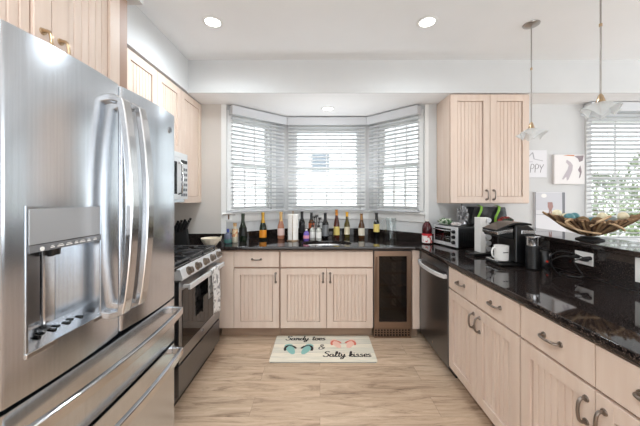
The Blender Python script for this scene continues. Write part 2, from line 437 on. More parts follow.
def bead_door(x0, x1, z0, z1, y=0.0, t=0.02, st=0.062):
    """front face at y, back at y+t"""
    bm = bmesh.new()
    box(bm, x0, x0+st, y, y+t, z0, z1); box(bm, x1-st, x1, y, y+t, z0, z1)
    box(bm, x0+st, x1-st, y, y+t, z0, z0+st); box(bm, x0+st, x1-st, y, y+t, z1-st, z1)
    a, b = x0+st+0.003, x1-st-0.003; n = max(3, round((b-a)/0.037)); pw = (b-a)/n
    # beadboard: boards with V grooves between them, a narrow reveal all round
    pts = []
    for i in range(n):
        xs = a+i*pw
        pts += [(xs, y+0.0155), (xs+0.0036, y+0.009), (xs+pw-0.0036, y+0.009)]
    pts.append((b, y+0.0155))
    lo = [bm.verts.new((p[0], p[1], z0+st+0.003)) for p in pts]; hi = [bm.verts.new((p[0], p[1], z1-st-0.003)) for p in pts]
    lb = [bm.verts.new((p[0], y+0.0195, z0+st+0.003)) for p in pts]; hb = [bm.verts.new((p[0], y+0.0195, z1-st-0.003)) for p in pts]
    for i in range(len(pts)-1):
        bm.faces.new((lo[i], lo[i+1], hi[i+1], hi[i])); bm.faces.new((lo[i], lb[i], lb[i+1], lo[i+1])); bm.faces.new((hi[i], hi[i+1], hb[i+1], hb[i]))
    return bm

def cabinet(name, label, loc, rz, w_, z0, z1, depth, doors, drawers=None, kick=0.0, hside=(), handle='pull', body_x=None, group=None, open_top=False):
    """doors: list of (x0, x1, z0, z1, handle side, low/high), drawers: (x0, x1, z0, z1, has_pull)"""
    t = thing(name, label, 'cabinet', loc, rz, group)
    bx0, bx1 = body_x or (0.001, w_-0.001)
    if open_top:
        obj('body', B((bx0, bx0+0.018, 0.022, depth, z0, z1), (bx1-0.018, bx1, 0.022, depth, z0, z1), (bx0+0.018, bx1-0.018, depth-0.012, depth, z0, z1),
                      (bx0+0.018, bx1-0.018, 0.022, depth-0.012, z0, z0+0.018), (bx0+0.018, bx1-0.018, 0.022, 0.026, z0+0.018, z1)), M['wood'], t)
    else:
        obj('body', B((bx0, bx1, 0.022, depth, z0, z1)), M['wood'], t)
    fb = bmesh.new(); box(fb, bx0+0.001, bx1-0.001, 0.0203, 0.0218, z0+0.001, z1-0.002); obj('gap_shade_sheet', fb, M['gapshade'], t)  # thin dark sheet, painted shade for the gaps around doors and drawers
    for (a, b, c, d, side, hp) in doors:
        dr = obj('door', bead_door(a, b, c, d), M['wood'], t, bevel=0.0015)
        if side is not None:
            x = b-0.032 if side == 'r' else a+0.032
            put_pull(dr, x, 0.0, hp, 'z', handle)
    for (a, b, c, d, pull) in (drawers or ()):
        dr = obj('drawer' if pull else 'false_front', B((a, b, 0.0, 0.02, c, d)), M['wood'], t, bevel=0.002)
        if pull: put_pull(dr, (a+b)/2, 0.0, (c+d)/2, 'x', handle)
    if kick:
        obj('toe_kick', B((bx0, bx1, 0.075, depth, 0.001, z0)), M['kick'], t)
    return t

ZT = 0.874   # top of base cabinets
YB = 2.80
# back run (front faces toward -Y)
cabinet('base_cabinet', 'narrow base cabinet with one drawer and one door, between range and sink cabinet', (-0.996, YB, 0), 0, 0.60, 0.1, ZT, 0.27,
        [(0.15, 0.592, 0.104, 0.690, 'r', 0.60)], [(0.15, 0.592, 0.705, 0.857, True)], 1)
_c = [o for o in COL.objects if o.name == 'base_cabinet'][0]
obj('corner_stile', B((0.002, 0.146, 0.0, 0.02, 0.104, 0.857)), M['wood'], _c, bevel=0.001)
cabinet('sink_cabinet', 'wide base cabinet with two doors and plain false front below the sink', (-0.394, YB, 0), 0, 0.921, 0.1, ZT, 0.66,
        [(0.006, 0.456, 0.104, 0.690, 'r', 0.60), (0.462, 0.914, 0.104, 0.690, 'l', 0.60)], [(0.006, 0.914, 0.705, 0.857, False)], 1, open_top=True)
t = thing('filler_panel', 'narrow maple filler panel between wine cooler and dishwasher', 'panel', (0.910, YB, 0), 0)
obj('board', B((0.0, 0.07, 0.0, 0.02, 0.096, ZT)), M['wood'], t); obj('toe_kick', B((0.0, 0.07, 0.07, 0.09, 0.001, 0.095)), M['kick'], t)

# right run (front faces -X)
XR = 0.985
def right_cab(y_far, y_near, label):
    w_ = y_far-y_near; h = w_/2
    return cabinet('base_cabinet', label, (XR, y_far, 0), -PI/2, w_, 0.1, ZT, 0.60,
        [(0.004, h-0.002, 0.102, 0.694, 'r', 0.60), (h+0.002, w_-0.004, 0.102, 0.694, 'l', 0.60)],
        [(0.004, h-0.002, 0.706, 0.862, True), (h+0.002, w_-0.004, 0.706, 0.862, True)], 1, group='base cabinets under the right counter')
right_cab(2.178, 1.402, 'two door base cabinet directly beside the dishwasher, below the coffee maker')
right_cab(1.400, 0.638, 'two door base cabinet at the right edge of the picture, below the wall outlet')
right_cab(0.636, -0.126, 'two door base cabinet closest to the camera, mostly out of the frame')

# upper cabinets
ZU0, ZU1 = 1.335, 2.398
XU = -1.28
def left_upper(ya, yb, z0, label, doors, loc_x=XU, depth=0.325, pull='brass', z1=ZU1):
    return cabinet('wall_cabinet', label, (loc_x, ya, 0), PI/2, yb-ya, z0, z1, depth, doors, handle=pull)
left_upper(1.504, 1.858, ZU0, 'single door wall cabinet hidden mostly behind the refrigerator', [(0.003, 0.351, ZU0+0.003, ZU1-0.012, 'r', ZU0+0.1)])
left_upper(1.860, 2.620, 1.785, 'short two door wall cabinet directly above the microwave',
           [(0.003, 0.377, 1.79, ZU1-0.012, 'r', 1.86), (0.381, 0.757, 1.79, ZU1-0.012, 'l', 1.86)])
left_upper(2.622, 3.074, ZU0, 'tall wall cabinet at the corner, right of the microwave', [(0.003, 0.449, ZU0+0.003, ZU1-0.012, 'l', ZU0+0.1)])
cabinet('wall_cabinet', 'deep two door wall cabinet above the refrigerator', (-0.97, 0.60, 0), PI/2, 0.862, 1.85, ZU1, 0.635,
        [(0.08, 0.427, 1.855, ZU1-0.012, 'r', 1.925), (0.431, 0.778, 1.855, ZU1-0.012, 'l', 1.925)], handle='brass', body_x=(0.0, 0.862))
cabinet('wall_cabinet', 'two door wall cabinet right of the bay window, above the toaster oven', (1.262, 2.75, 0), 0, 0.765, 1.332, 2.395, 0.325,
        [(0.004, 0.380, 1.337, 2.385, 'r', 1.415), (0.385, 0.761, 1.337, 2.385, 'l', 1.415)], handle='pull', body_x=(0.0, 0.765))

# ------------------------------------------------------------ worktop, backsplash, ledge
def ell(cx, cy, rx, ry, n=40, p=2.4):
    o = []
    for k in range(n):
        a = 2*PI*k/n; c, s_ = math.cos(a), math.sin(a)
        o.append((cx+rx*math.copysign(abs(c)**(2/p), c), cy+ry*math.copysign(abs(s_)**(2/p), s_)))
    return o
g = 0.0015
ZG = 0.91
SK = (0.075, 3.00, 0.255, 0.165)
out = [(XL+g, 2.635), (-0.95, 2.635), (-0.95, 2.775), (0.915, 2.775), (0.968, 2.72), (0.968, -0.15), (1.608, -0.15), (1.608, YW-g), (BR[0], YW-g),
       (CR_[0]-g, CR_[1]-g), (CL[0]+g, CL[1]-g), (BL[0], YW-g), (XL+g, YW-g)]
o = obj('granite_worktop', slab([out, ell(*SK)], ZT+0.001, ZG), M['granite'], bevel=0.004)
tag(o, 'polished dark speckled granite worktop running round the U shaped kitchen', 'worktop')
# backsplash
bs = bmesh.new()
prism(bs, [(XL+0.002, YW-0.002), (XL+0.002, YW-0.02), (BL[0]+0.005, YW-0.02), (BL[0], YW-0.002)], ZG+0.001, 1.0)
prism(bs, [(XL+0.002, 2.64), (XL+0.02, 2.64), (XL+0.02, YW-0.021), (XL+0.002, YW-0.021)], ZG+0.001, 1.0)
bb = bayprism(0.002, 0.02, ZG+0.001, 1.0)
tmp = bpy.data.meshes.new('t'); bb.to_mesh(tmp); bb.free(); bs.from_mesh(tmp); bpy.data.meshes.remove(tmp)
prism(bs, [(BR[0]+0.004, YW-0.002), (BR[0], YW-0.02), (1.606, YW-0.02), (1.606, YW-0.002)], ZG+0.001, 1.0)
tag(obj('granite_backsplash', bs, M['granite'], bevel=0.002), 'low dark granite upstand along the wall behind the bottles', 'backsplash')
# peninsula half wall, granite riser and raised ledge
struct('wall_peninsula', B((1.632, 1.78, -0.15, YW-0.002, 0, 1.085)), M['wall'])
tag(obj('granite_riser', B((1.61, 1.631, -0.15, YW-0.021, ZG+0.001, 1.085)), M['granite']), 'vertical dark granite panel behind the right counter, carrying the outlet', 'backsplash')
tag(obj('granite_ledge', B((1.59, 1.95, -0.18, YW-0.002, 1.086, 1.116)), M['granite'], bevel=0.004), 'raised dark granite bar ledge along the right, under the driftwood bowl', 'ledge')
# sink
sk = bmesh.new(); ri = []
for (k, z) in ((1.06, ZT), (1.0, ZT), (0.985, ZT-0.01), (0.93, 0.72), (0.75, 0.70), (0.12, 0.695)):
    ri.append([sk.verts.new((x, y, z)) for x, y in ell(SK[0], SK[1], SK[2]*k, SK[3]*k)])
for a, b in zip(ri, ri[1:]):
    for i in range(40): sk.faces.new((a[i], a[(i+1) % 40], b[(i+1) % 40], b[i]))
sk.faces.new(ri[-1])
t = thing('sink', 'oval stainless undermount sink in the counter below the middle window', 'sink', (0, 0, 0))
o = obj('basin', sk, M['steelh'], t, smooth=True); md = o.modifiers.new('s', 'SOLIDIFY'); md.thickness = 0.0015
dn = bmesh.new(); lathe(dn, [(0.0, 0.700), (0.03, 0.700), (0.038, 0.703), (0.04, 0.699)], 24, (SK[0], SK[1], 0)); obj('drain', dn, M['steeld'], t)

# ------------------------------------------------------------ refrigerator (faces +X)
FW = 0.82
fr = thing('refrigerator', 'large stainless four door refrigerator with water dispenser, at the left', 'refrigerator', (-0.761, 0.672, 0), PI/2)
def panel(x0, x1, z0, z1, th=0.10, bulge=0.014, er=0.010, hole=None):
    xs = set([x0, x1]); n = 14
    for i in range(n+1): xs.add(x0+(x1-x0)*i/n)
    for d in (0.0015, 0.004, 0.008, 0.014): xs.add(x0+d); xs.add(x1-d)
    if hole: xs.add(hole[0]); xs.add(hole[1])
    xs = sorted(xs)
    zs = sorted(set([z0, z1]+([hole[2], hole[3]] if hole else [])))
    def fy(x):
        tt = (x-x0)/(x1-x0); y = -bulge*(1-(2*tt-1)**2); d = min(x-x0, x1-x)
        if d < er: y += er-math.sqrt(max(0, er*er-(er-d)**2))
        return y
    bm = bmesh.new(); F = {}; K = {}
    for i, x in enumerate(xs):
        for j, z in enumerate(zs):
            F[i, j] = bm.verts.new((x, fy(x), z)); K[i, j] = bm.verts.new((x, th, z))
    nx, nz = len(xs), len(zs)
    for i in range(nx-1):
        for j in range(nz-1):
            if hole and hole[0]-1e-6 <= xs[i] < hole[1]-1e-6 and hole[2]-1e-6 <= zs[j] < hole[3]-1e-6: continue
            bm.faces.new((F[i, j], F[i+1, j], F[i+1, j+1], F[i, j+1])); bm.faces.new((K[i, j], K[i, j+1], K[i+1, j+1], K[i+1, j]))
        bm.faces.new((F[i, 0], K[i, 0], K[i+1, 0], F[i+1, 0])); bm.faces.new((F[i, nz-1], F[i+1, nz-1], K[i+1, nz-1], K[i, nz-1]))
    for j in range(nz-1):
        bm.faces.new((F[0, j], F[0, j+1], K[0, j+1], K[0, j])); bm.faces.new((F[nx-1, j], K[nx-1, j], K[nx-1, j+1], F[nx-1, j+1]))
    return bm, fy
ZF0, ZF1 = 0.876, 1.812
obj('body', B((0.004, FW-0.004, 0.115, 0.80, 0.03, 1.79)), M['steeld'], fr)
obj('gasket', B((0.01, FW-0.01, 0.101, 0.114, 0.07, 1.785)), M['gap'], fr)
HX0, HX1, HZ0, HZ1 = 0.058, 0.303, 0.985, 1.36
bm, fyl = panel(0.001, 0.4075, ZF0, ZF1, hole=(HX0, HX1, HZ0, HZ1))
dl = obj('door', bm, M['steel'], fr, smooth=True)
bm, fyr = panel(0.4125, FW, ZF0, ZF1); drr = obj('door', bm, M['steel'], fr, smooth=True)
bm, _ = panel(0.001, FW, 0.648, 0.862, bulge=0.012); dm = obj('drawer', bm, M['steel'], fr, smooth=True)
bm, _ = panel(0.001, FW, 0.085, 0.632, bulge=0.012); df = obj('drawer', bm, M['steel'], fr, smooth=True)
obj('base_grille', B((0.03, FW-0.03, 0.06, 0.114, 0.005, 0.07)), M['black'], fr)
# dispenser
yf = -0.0085
cv = bmesh.new(); e = 0.004
box(cv, HX0, HX0+e, yf, 0.095, HZ0, HZ1); box(cv, HX1-e, HX1, yf, 0.095, HZ0, HZ1)
box(cv, HX0+e, HX1-e, yf, 0.095, HZ1-e, HZ1); box(cv, HX0+e, HX1-e, 0.091, 0.095, HZ0+e, HZ1-e)
cb = obj('dispenser_recess', cv, M['steel'], dl)
obj('dispenser_frame', B((HX0-0.003, HX0, yf-0.0015, 0.0, HZ0-0.014, HZ1+0.004), (HX1, HX1+0.003, yf-0.0015, 0.0, HZ0-0.014, HZ1+0.004),
    (HX0, HX1, yf-0.0015, 0.0, HZ1, HZ1+0.003)), M['steel'], dl)
obj('display_panel', B((HX0+e, HX1-e, yf-0.002, 0.01, 1.262, HZ1-e)), mat('gloss_panel', (176, 178, 181), 0.3, 0.35), dl, bevel=0.001, label='smooth glossy grey panel')
sp = obj('control_strip', B((HX0+e, HX1-e, yf-0.003, 0.012, 1.241, 1.260)), mat('strip_grey', (150, 151, 154), 0.25, 0.5), dl, label='dark touch control strip')
bt = bmesh.new(); place = lambda x, z, h: (x, yf-0.0032-h, z)
random.seed(3)
for (cx_, w2) in ((0.125, 0.012), (0.15, 0.02), (0.178, 0.02), (0.203, 0.012), (0.225, 0.02), (0.25, 0.012), (0.275, 0.014)):
    box(bt, cx_-w2/2, cx_+w2/2, yf-0.0042, yf-0.0031, 1.2465, 1.2490); box(bt, cx_-w2/3, cx_+w2/3, yf-0.0042, yf-0.0031, 1.2515, 1.2530)
obj('button_marks', bt, M['white'], sp)
bt = bmesh.new(); cyl(bt, (0.095, yf-0.0031, 1.248), (0.095, yf-0.0045, 1.248), 0.006); obj('button', bt, M['white'], sp)
obj('paddle', B((HX0+0.018, HX0+0.115, 0.070, 0.076, 1.02, 1.228)), M['steelh'], cb, bevel=0.002)
nz_ = bmesh.new(); cyl(nz_, (0.185, 0.05, 1.235), (0.185, 0.05, 1.21), 0.012, 0.008); cyl(nz_, (0.185, 0.045, 1.235), (0.185, 0.045, 1.215), 0.02, 0.018); obj('nozzle', nz_, M['black'], cb)
obj('ice_chute', B((0.182, 0.225, 0.070, 0.09, 1.0, 1.235)), M['steelh'], cb, bevel=0.006)
ty = bmesh.new()
v = [ty.verts.new(p) for p in ((HX0-0.004, yf-0.004, HZ0-0.014), (HX1+0.004, yf-0.004, HZ0-0.014), (HX1+0.004, 0.09, HZ0-0.014), (HX0-0.004, 0.09, HZ0-0.014),
                              (HX0-0.004, yf-0.004, HZ0), (HX1+0.004, yf-0.004, HZ0), (HX1+0.004, 0.09, HZ0+0.01), (HX0-0.004, 0.09, HZ0+0.01))]
for f in ((0, 3, 2, 1), (4, 5, 6, 7), (0, 1, 5, 4), (1, 2, 6, 5), (2, 3, 7, 6), (3, 0, 4, 7)): ty.faces.new([v[i] for i in f])
tr_ = obj('drip_tray', ty, M['steelh'], dl, bevel=0.002)
dg_ = bmesh.new()
for i in range(9):
    x = HX0+0.02+i*0.024; box(dg_, x, x+0.010, 0.030+0.012*(i%2), 0.052+0.01*(i%2), HZ0+0.004, HZ0+0.0085)
obj('drip_grille', dg_, M['bglass'], tr_)
# vertical bow handles on both doors
def bow_v(x):
    bm = bmesh.new(); pts = [(x, 0.0, 0.962), (x, -0.024, 0.965)]
    for i in range(19):
        u = i/18; pts.append((x, -0.046-0.032*math.sin(PI*u)**0.8, 0.975+u*0.76))
    pts += [(x, -0.024, 1.745), (x, 0.0, 1.748)]
    return strap(bm, pts, (0.021, 0, 0), 0.026)
obj('handle', bow_v(0.364), M['steelh'], dl, bevel=0.005); obj('handle', bow_v(0.460), M['steelh'], drr, bevel=0.005)
def bow_h(z):
    bm = bmesh.new(); a = 0.022; pts = [(a-0.004, 0.0, z), (a-0.002, -0.024, z)]
    for i in range(23):
        u = i/22; pts.append((a+0.006+u*(FW-2*a-0.012), -0.046-0.030*math.sin(PI*u)**0.8, z))
    pts += [(FW-a+0.002, -0.024, z), (FW-a+0.004, 0.0, z)]
    return strap(bm, pts, (0, 0, 0.018), 0.020)
obj('handle', bow_h(0.806), M['steelh'], dm, bevel=0.005); obj('handle', bow_h(0.598), M['steelh'], df, bevel=0.005)
lg = bmesh.new(); lx, lz = 0.752, 1.725
cyl(lg, (lx, fyr(lx)+0.001, lz), (lx, fyr(lx)-0.003, lz), 0.017, 0.016, 28)
badge = obj('badge', lg, M['steelh'], drr, smooth=True)
def monogram(cx, cz, r, y):
    bm = bmesh.new(); pl = lambda x, z, h: (cx+x*r, y-h, cz+z*r)
    ring = [(0.85*math.cos(a*PI/12), 0.85*math.sin(a*PI/12)) for a in range(25)]; ribbon(bm, ring, 0.09, pl)
    for st in ([(-0.05, 0.45), (-0.3, 0.5), (-0.55, 0.15), (-0.5, -0.3), (-0.2, -0.35), (-0.05, 0.05), (-0.35, 0.05)], [(-0.05, 0.05), (-0.05, -0.5), (-0.3, -0.6)],
               [(0.5, 0.4), (0.3, 0.5), (0.12, 0.25), (0.3, 0.08), (0.08, -0.15), (0.2, -0.42), (0.45, -0.4), (0.55, -0.2)]):
        ribbon(bm, [(p.x, p.y) for p in smoothpts(st, 4)], 0.11, pl)
    return bm
obj('emblem', monogram(lx, lz, 0.016, fyr(lx)-0.003), M['steeld'], badge)

# ------------------------------------------------------------ range (faces +X)
RW = 0.756
rg = thing('gas_range', 'stainless gas range with black grates, beside the refrigerator', 'range', (-0.925, 1.862, 0), PI/2)
obj('body', B((0.0, RW, 0.035, 0.66, 0.03, 0.90)), M['steeld'], rg)
obj('cooktop', B((0.002, RW-0.002, 0.04, 0.66, 0.901, 0.915)), M['black'], rg, bevel=0.002)
obj('front_trim', B((0.0, RW, 0.0135, 0.039, 0.901, 0.918)), M['steelh'], rg, bevel=0.002)
cp = bmesh.new()
vs = [(0.05, 0.917), (-0.008, 0.917), (-0.028, 0.852), (-0.022, 0.842), (0.034, 0.842)]
a = [cp.verts.new((0.0, y, z)) for y, z in vs]; b = [cp.verts.new((RW, y, z)) for y, z in vs]
cp.faces.new(a); cp.faces.new(b[::-1])
for i in range(5): cp.faces.new((a[i], b[i], b[(i+1) % 5], a[(i+1) % 5]))
cpo = obj('control_panel', cp, M['mwsteel'], rg, bevel=0.002)
nv = Vector((0, -0.95, 0.29)).normalized()
for i, x in enumerate((0.10, 0.235, 0.378, 0.521, 0.656)):
    kb = bmesh.new(); p = Vector((x, -0.0175, 0.884))
    tube(kb, [p, p+nv*0.006, p+nv*0.007, p+nv*0.032, p+nv*0.034], [0.030, 0.030, 0.024, 0.021, 0.017], 24)
    kk = obj('knob', kb, M['knob'], cpo, smooth=True)
    kb = bmesh.new(); q = p+nv*0.0345; u = Vector((0, nv.z, -nv.y))
    strap(kb, [q-u*0.012, q+u*0.012], (0.002, 0, 0), 0.002); obj('knob_mark', kb, M['blackm'], kk)
# oven door
od = bmesh.new(); wx0, wx1, wz0, wz1 = 0.09, RW-0.09, 0.395, 0.725
for b in ((0.002, wx0, 0.292, 0.828), (wx1, RW-0.002, 0.292, 0.828), (wx0, wx1, 0.292, wz0), (wx0, wx1, wz1, 0.828)): box(od, b[0], b[1], 0.0, 0.034, b[2], b[3])
bmesh.ops.remove_doubles(od, verts=od.verts, dist=1e-5)
odo = obj('oven_door', od, M['steelm'], rg)
obj('oven_window', B((wx0-0.045, wx1+0.045, -0.003, -0.0005, wz0-0.02, wz1+0.04)), M['bglass'], odo, bevel=0.001, label='black glass window')
hb = bmesh.new(); strap(hb, [(0.04, -0.052, 0.790), (RW-0.04, -0.052, 0.790)], (0, 0, 0.018), 0.018)
for x in (0.05, RW-0.075): box(hb, x, x+0.025, -0.05, 0.0, 0.780, 0.800)
obj('handle', hb, M['mwsteel'], odo, bevel=0.003)
lb = bmesh.new(); cyl(lb, (0.38, -0.0005, 0.345), (0.38, -0.003, 0.345), 0.013, None, 24); lo = obj('badge', lb, M['steelh'], odo, smooth=True)
obj('emblem', monogram(0.38, 0.345, 0.012, -0.003), M['steeld'], lo)
obj('storage_drawer', B((0.002, RW-0.002, 0.0, 0.034, 0.075, 0.275)), M['steeld'], rg, bevel=0.003)
obj('kick_plate', B((0.02, RW-0.02, 0.04, 0.06, 0.002, 0.03)), M['black'], rg)
for i in range(3):
    gb = bmesh.new(); x0 = 0.012+i*0.246; x1 = x0+0.238; y0, y1 = 0.045, 0.62; z = 0.952; h = 0.0075
    for (p, q) in (((x0, y0), (x1, y0)), ((x0, y1), (x1, y1)), ((x0, y0), (x0, y1)), ((x1, y0), (x1, y1)), ((x0, (y0+y1)/2), (x1, (y0+y1)/2))):
        box(gb, min(p[0], q[0])-h, max(p[0], q[0])+h, min(p[1], q[1])-h, max(p[1], q[1])+h, z-0.012, z)
    cx = (x0+x1)/2
    for cy in (y0+0.145, y1-0.145):
        for an in range(4):
            aa = an*PI/2+ (PI/4 if i == 1 else 0)
            d = Vector((math.cos(aa), math.sin(aa), 0)); strap(gb, [Vector((cx, cy, z-0.004))+d*0.03, Vector((cx, cy, z-0.004))+d*0.115, Vector((cx, cy, z-0.01))+d*0.12], Vector((-d.y, d.x, 0))*0.005, 0.01)
    for (x, y) in ((x0, y0), (x1, y0), (x0, y1), (x1, y1)): box(gb, x-h, x+h, y-h, y+h, 0.916, z-0.012)
    obj('grate', gb, M['iron'], rg, bevel=0.001)
for (x, y, r) in ((0.13, 0.19, 0.05), (0.13, 0.475, 0.04), (0.377, 0.33, 0.045), (0.622, 0.19, 0.045), (0.622, 0.475, 0.038)):
    bb = bmesh.new(); lathe(bb, [(r*1.2, 0), (r*1.2, 0.004), (r, 0.006), (r, 0.014), (r*0.7, 0.017), (0, 0.017)], 24, (x, y, 0.9155)); obj('burner', bb, M['iron'], rg, smooth=True)

# towel over the oven handle
def towel():
    bm = bmesh.new(); n = 18; prof = []
    # (out from front, z) going down in front, over, and down behind
    for z in [0.438+0.0305*i for i in range(12)]: prof.append((-0.064, z))
    prof += [(-0.0645, 0.800), (-0.0625, 0.8115), (-0.052, 0.8150), (-0.0415, 0.8115), (-0.0395, 0.80)]
    for z in (0.76, 0.70, 0.64, 0.58): prof.append((-0.0375, z))
    rows = []
    for (y, z) in prof:
        row = []
        for k in range(n+1):
            u = k/n; sp = 1-0.12*max(0, min(1, (0.8-z)/0.35))
            x = 0.485+(u-0.5)*0.17*sp
            amp = 0.006*max(0, min(1, (0.79-z)/0.15)); yy = y-amp*(1+math.sin(u*13+z*3)) if y < -0.055 else y+0
            row.append(bm.verts.new((x, yy, z+(0.012*math.sin(u*5) if z < 0.48 else 0))))
        rows.append(row)
    for a, b in zip(rows, rows[1:]):
        for k in range(n): bm.faces.new((a[k], a[k+1], b[k+1], b[k]))
    return bm
o = obj('dish_towel', towel(), noisy('towel_print', (226, 224, 222), (150, 148, 148), scale=(1, 1, 1), nscale=26, rough=0.95, lo=0.52, hi=0.6), smooth=True)
o.location = (-0.925, 1.862, 0); o.rotation_euler = (0, 0, PI/2)
md = o.modifiers.new('s', 'SOLIDIFY'); md.thickness = 0.002; md.offset = 0
tag(o, 'white and grey patterned dish towel hanging from the oven handle', 'towel')

# ------------------------------------------------------------ microwave
mw = thing('microwave', 'stainless over the range microwave below the short wall cabinet', 'microwave', (-1.215, 1.865, 0), PI/2)
obj('body', B((0.0, 0.75, 0.03, 0.39, 1.345, 1.782)), M['steel'], mw, bevel=0.003)
obj('door', B((0.002, 0.60, 0.0, 0.029, 1.375, 1.735)), M['mwsteel'], mw, bevel=0.003)
obj('door_window', B((0.06, 0.55, -0.002, -0.0003, 1.42, 1.695)), M['bglass'], mw)
ctl = obj('control_panel', B((0.603, 0.748, 0.0, 0.029, 1.375, 1.735)), M['mwsteel'], mw, bevel=0.003)
for i in range(3):
    for j in range(6): obj('button', B((0.622+i*0.040, 0.650+i*0.040, -0.003, -0.0005, 1.40+j*0.045, 1.425+j*0.045)), M['steeld'], ctl)
obj('display', B((0.62, 0.735, -0.002, -0.0005, 1.69, 1.72)), M['bglass'], ctl)
hb = bmesh.new(); tube(hb, [(0.577, 0.0, 1.42), (0.577, -0.03, 1.43), (0.577, -0.04, 1.555), (0.577, -0.03, 1.68), (0.577, 0.0, 1.69)], 0.009, 10); obj('handle', hb, M['steelh'], mw, smooth=True)
obj('vent_grille', B((0.002, 0.748, 0.002, 0.029, 1.737, 1.78)), M['mwsteel'], mw, bevel=0.002)

# ------------------------------------------------------------ dishwasher (faces -X)
dw = thing('dishwasher', 'dark stainless dishwasher with curved bar handle in the corner', 'dishwasher', (XR-0.003, 2.792, 0), -PI/2)
obj('body', B((0.004, 0.608, 0.032, 0.58, 0.09, 0.868)), M['steeld'], dw)
obj('door', B((0.002, 0.610, 0.0, 0.03, 0.075, 0.80)), M['steeld'], dw, bevel=0.004)
obj('control_panel', B((0.002, 0.610, 0.002, 0.03, 0.803, 0.866)), M['steeld'], dw, bevel=0.003)
hb = bmesh.new(); pts = [(0.03+0.552*i/16, -0.022-0.038*math.sin(PI*i/16)**0.7, 0.775) for i in range(17)]
strap(hb, pts, (0, 0, 0.016), 0.014)
for x in (0.03, 0.582): box(hb, x-0.012, x+0.012, -0.03, 0.0, 0.760, 0.790)
obj('handle', hb, M['mwsteel'], dw, bevel=0.003, label='bright curved bar handle')
obj('kick_plate', B((0.004, 0.608, 0.06, 0.075, 0.002, 0.088)), M['black'], dw)
lb = bmesh.new(); cyl(lb, (0.31, 0.0, 0.13), (0.31, -0.002, 0.13), 0.009); obj('badge', lb, M['steelh'], dw)

# ------------------------------------------------------------ wine cooler
wc = thing('wine_cooler', 'built in wine cooler with bronze steel frame and dark glass door', 'wine cooler', (0.531, YB, 0), 0)
WW = 0.376
bd = bmesh.new()
for b in ((0, 0.012, 0.035, 0.60, 0.1, 0.87), (WW-0.012, WW, 0.035, 0.60, 0.1, 0.87), (0.012, WW-0.012, 0.035, 0.60, 0.1, 0.115), (0.012, WW-0.012, 0.035, 0.60, 0.855, 0.87), (0.012, WW-0.012, 0.585, 0.60, 0.115, 0.855)): box(bd, *b)
obj('body', bd, mat('cooler_liner', (104, 100, 102), 0.4), wc)
dr = bmesh.new(); s_ = 0.05
for b in ((0.004, s_, 0.104, 0.862), (WW-s_, WW-0.004, 0.104, 0.862), (s_, WW-s_, 0.104, 0.104+s_+0.01), (s_, WW-s_, 0.862-s_, 0.862)): box(dr, b[0], b[1], 0.0, 0.032, b[2], b[3])
wd = obj('door_frame', dr, M['bronze'], wc, bevel=0.001)
obj('door_glass', B((s_, WW-s_, 0.010, 0.016, 0.104+s_+0.01, 0.862-s_)), M['cooler_glass'], wd, label='smoked glass pane')
hb = bmesh.new(); tube(hb, [(0.024, -0.001, 0.25), (0.024, -0.026, 0.25), (0.024, -0.026, 0.80), (0.024, -0.001, 0.80)], 0.006, 8); obj('handle', hb, M['bronze'], wd, smooth=True)
for z in (0.26, 0.38, 0.50, 0.62, 0.74):
    sh = bmesh.new(); box(sh, 0.02, WW-0.02, 0.05, 0.065, z, z+0.022)
    for i in range(7): box(sh, 0.03+i*0.048, 0.036+i*0.048, 0.065, 0.55, z, z+0.006)
    obj('shelf', sh, mat('shelf_wood', (110, 78, 56), 0.5) if z == 0.26 else bpy.data.materials['shelf_wood'], wc)
gr = bmesh.new(); box(gr, 0.004, WW-0.004, 0.012, 0.03, 0.002, 0.015); box(gr, 0.004, WW-0.004, 0.012, 0.03, 0.085, 0.096)
for i in range(13): box(gr, 0.004+i*0.0297, 0.012+i*0.0297, 0.012, 0.028, 0.015, 0.085)
for z in (0.035, 0.058): box(gr, 0.004, WW-0.004, 0.02, 0.026, z, z+0.008)
obj('vent_grille', gr, M['bronze'], wc)
obj('vent_backing', B((0.004, WW-0.004, 0.032, 0.034, 0.002, 0.096)), M['gap'], wc)

# ------------------------------------------------------------ lights on the ceiling
def downlight(x, y, z, label, e=9):
    t = thing('recessed_light', label, 'ceiling light', (x, y, z), 0, 'recessed ceiling lights')
    bm = bmesh.new(); lathe(bm, [(0.056, -0.001), (0.056, -0.006), (0.076, -0.004), (0.078, -0.001)], 32); obj('trim_ring', bm, M['trimw'], t, smooth=True)
    bm = bmesh.new(); lathe(bm, [(0, -0.004), (0.0555, -0.004), (0.0555, -0.001)], 32); obj('lens', bm, M['lamp'], t)
    d = bpy.data.lights.new('recessed_bulb', 'SPOT'); d.energy = e; d.spot_size = math.radians(176); d.spot_blend = 1; d.shadow_soft_size = 0.1; d.color = (0.86, 0.94, 1.0)
    lo = bpy.data.objects.new('bulb', d); COL.objects.link(lo); lo.parent = t; lo.location = (0, 0, -0.03)
downlight(-0.81, 2.15, ZC, 'round recessed light in the main ceiling, left of the pair', 48)
downlight(0.81, 2.15, ZC, 'round recessed light in the main ceiling, right of the pair', 26)
downlight(-0.55, -0.05, ZC, 'added unseen recessed fill light above the camera, on the refrigerator side', 80)  # this pair is added out of view to light the cabinet sides
downlight(0.55, -0.05, ZC, 'added unseen recessed fill light above the camera, on the peninsula side', 16)
downlight(-0.60, -1.4, ZC, 'added unseen recessed fill light behind the camera, on the left', 14)  # second unseen pair, also added as fill
downlight(0.90, -1.4, ZC, 'added unseen recessed fill light behind the camera, on the right', 14)
downlight(0.09, 3.22, ZH, 'round recessed light in the lower ceiling over the bay', 5)

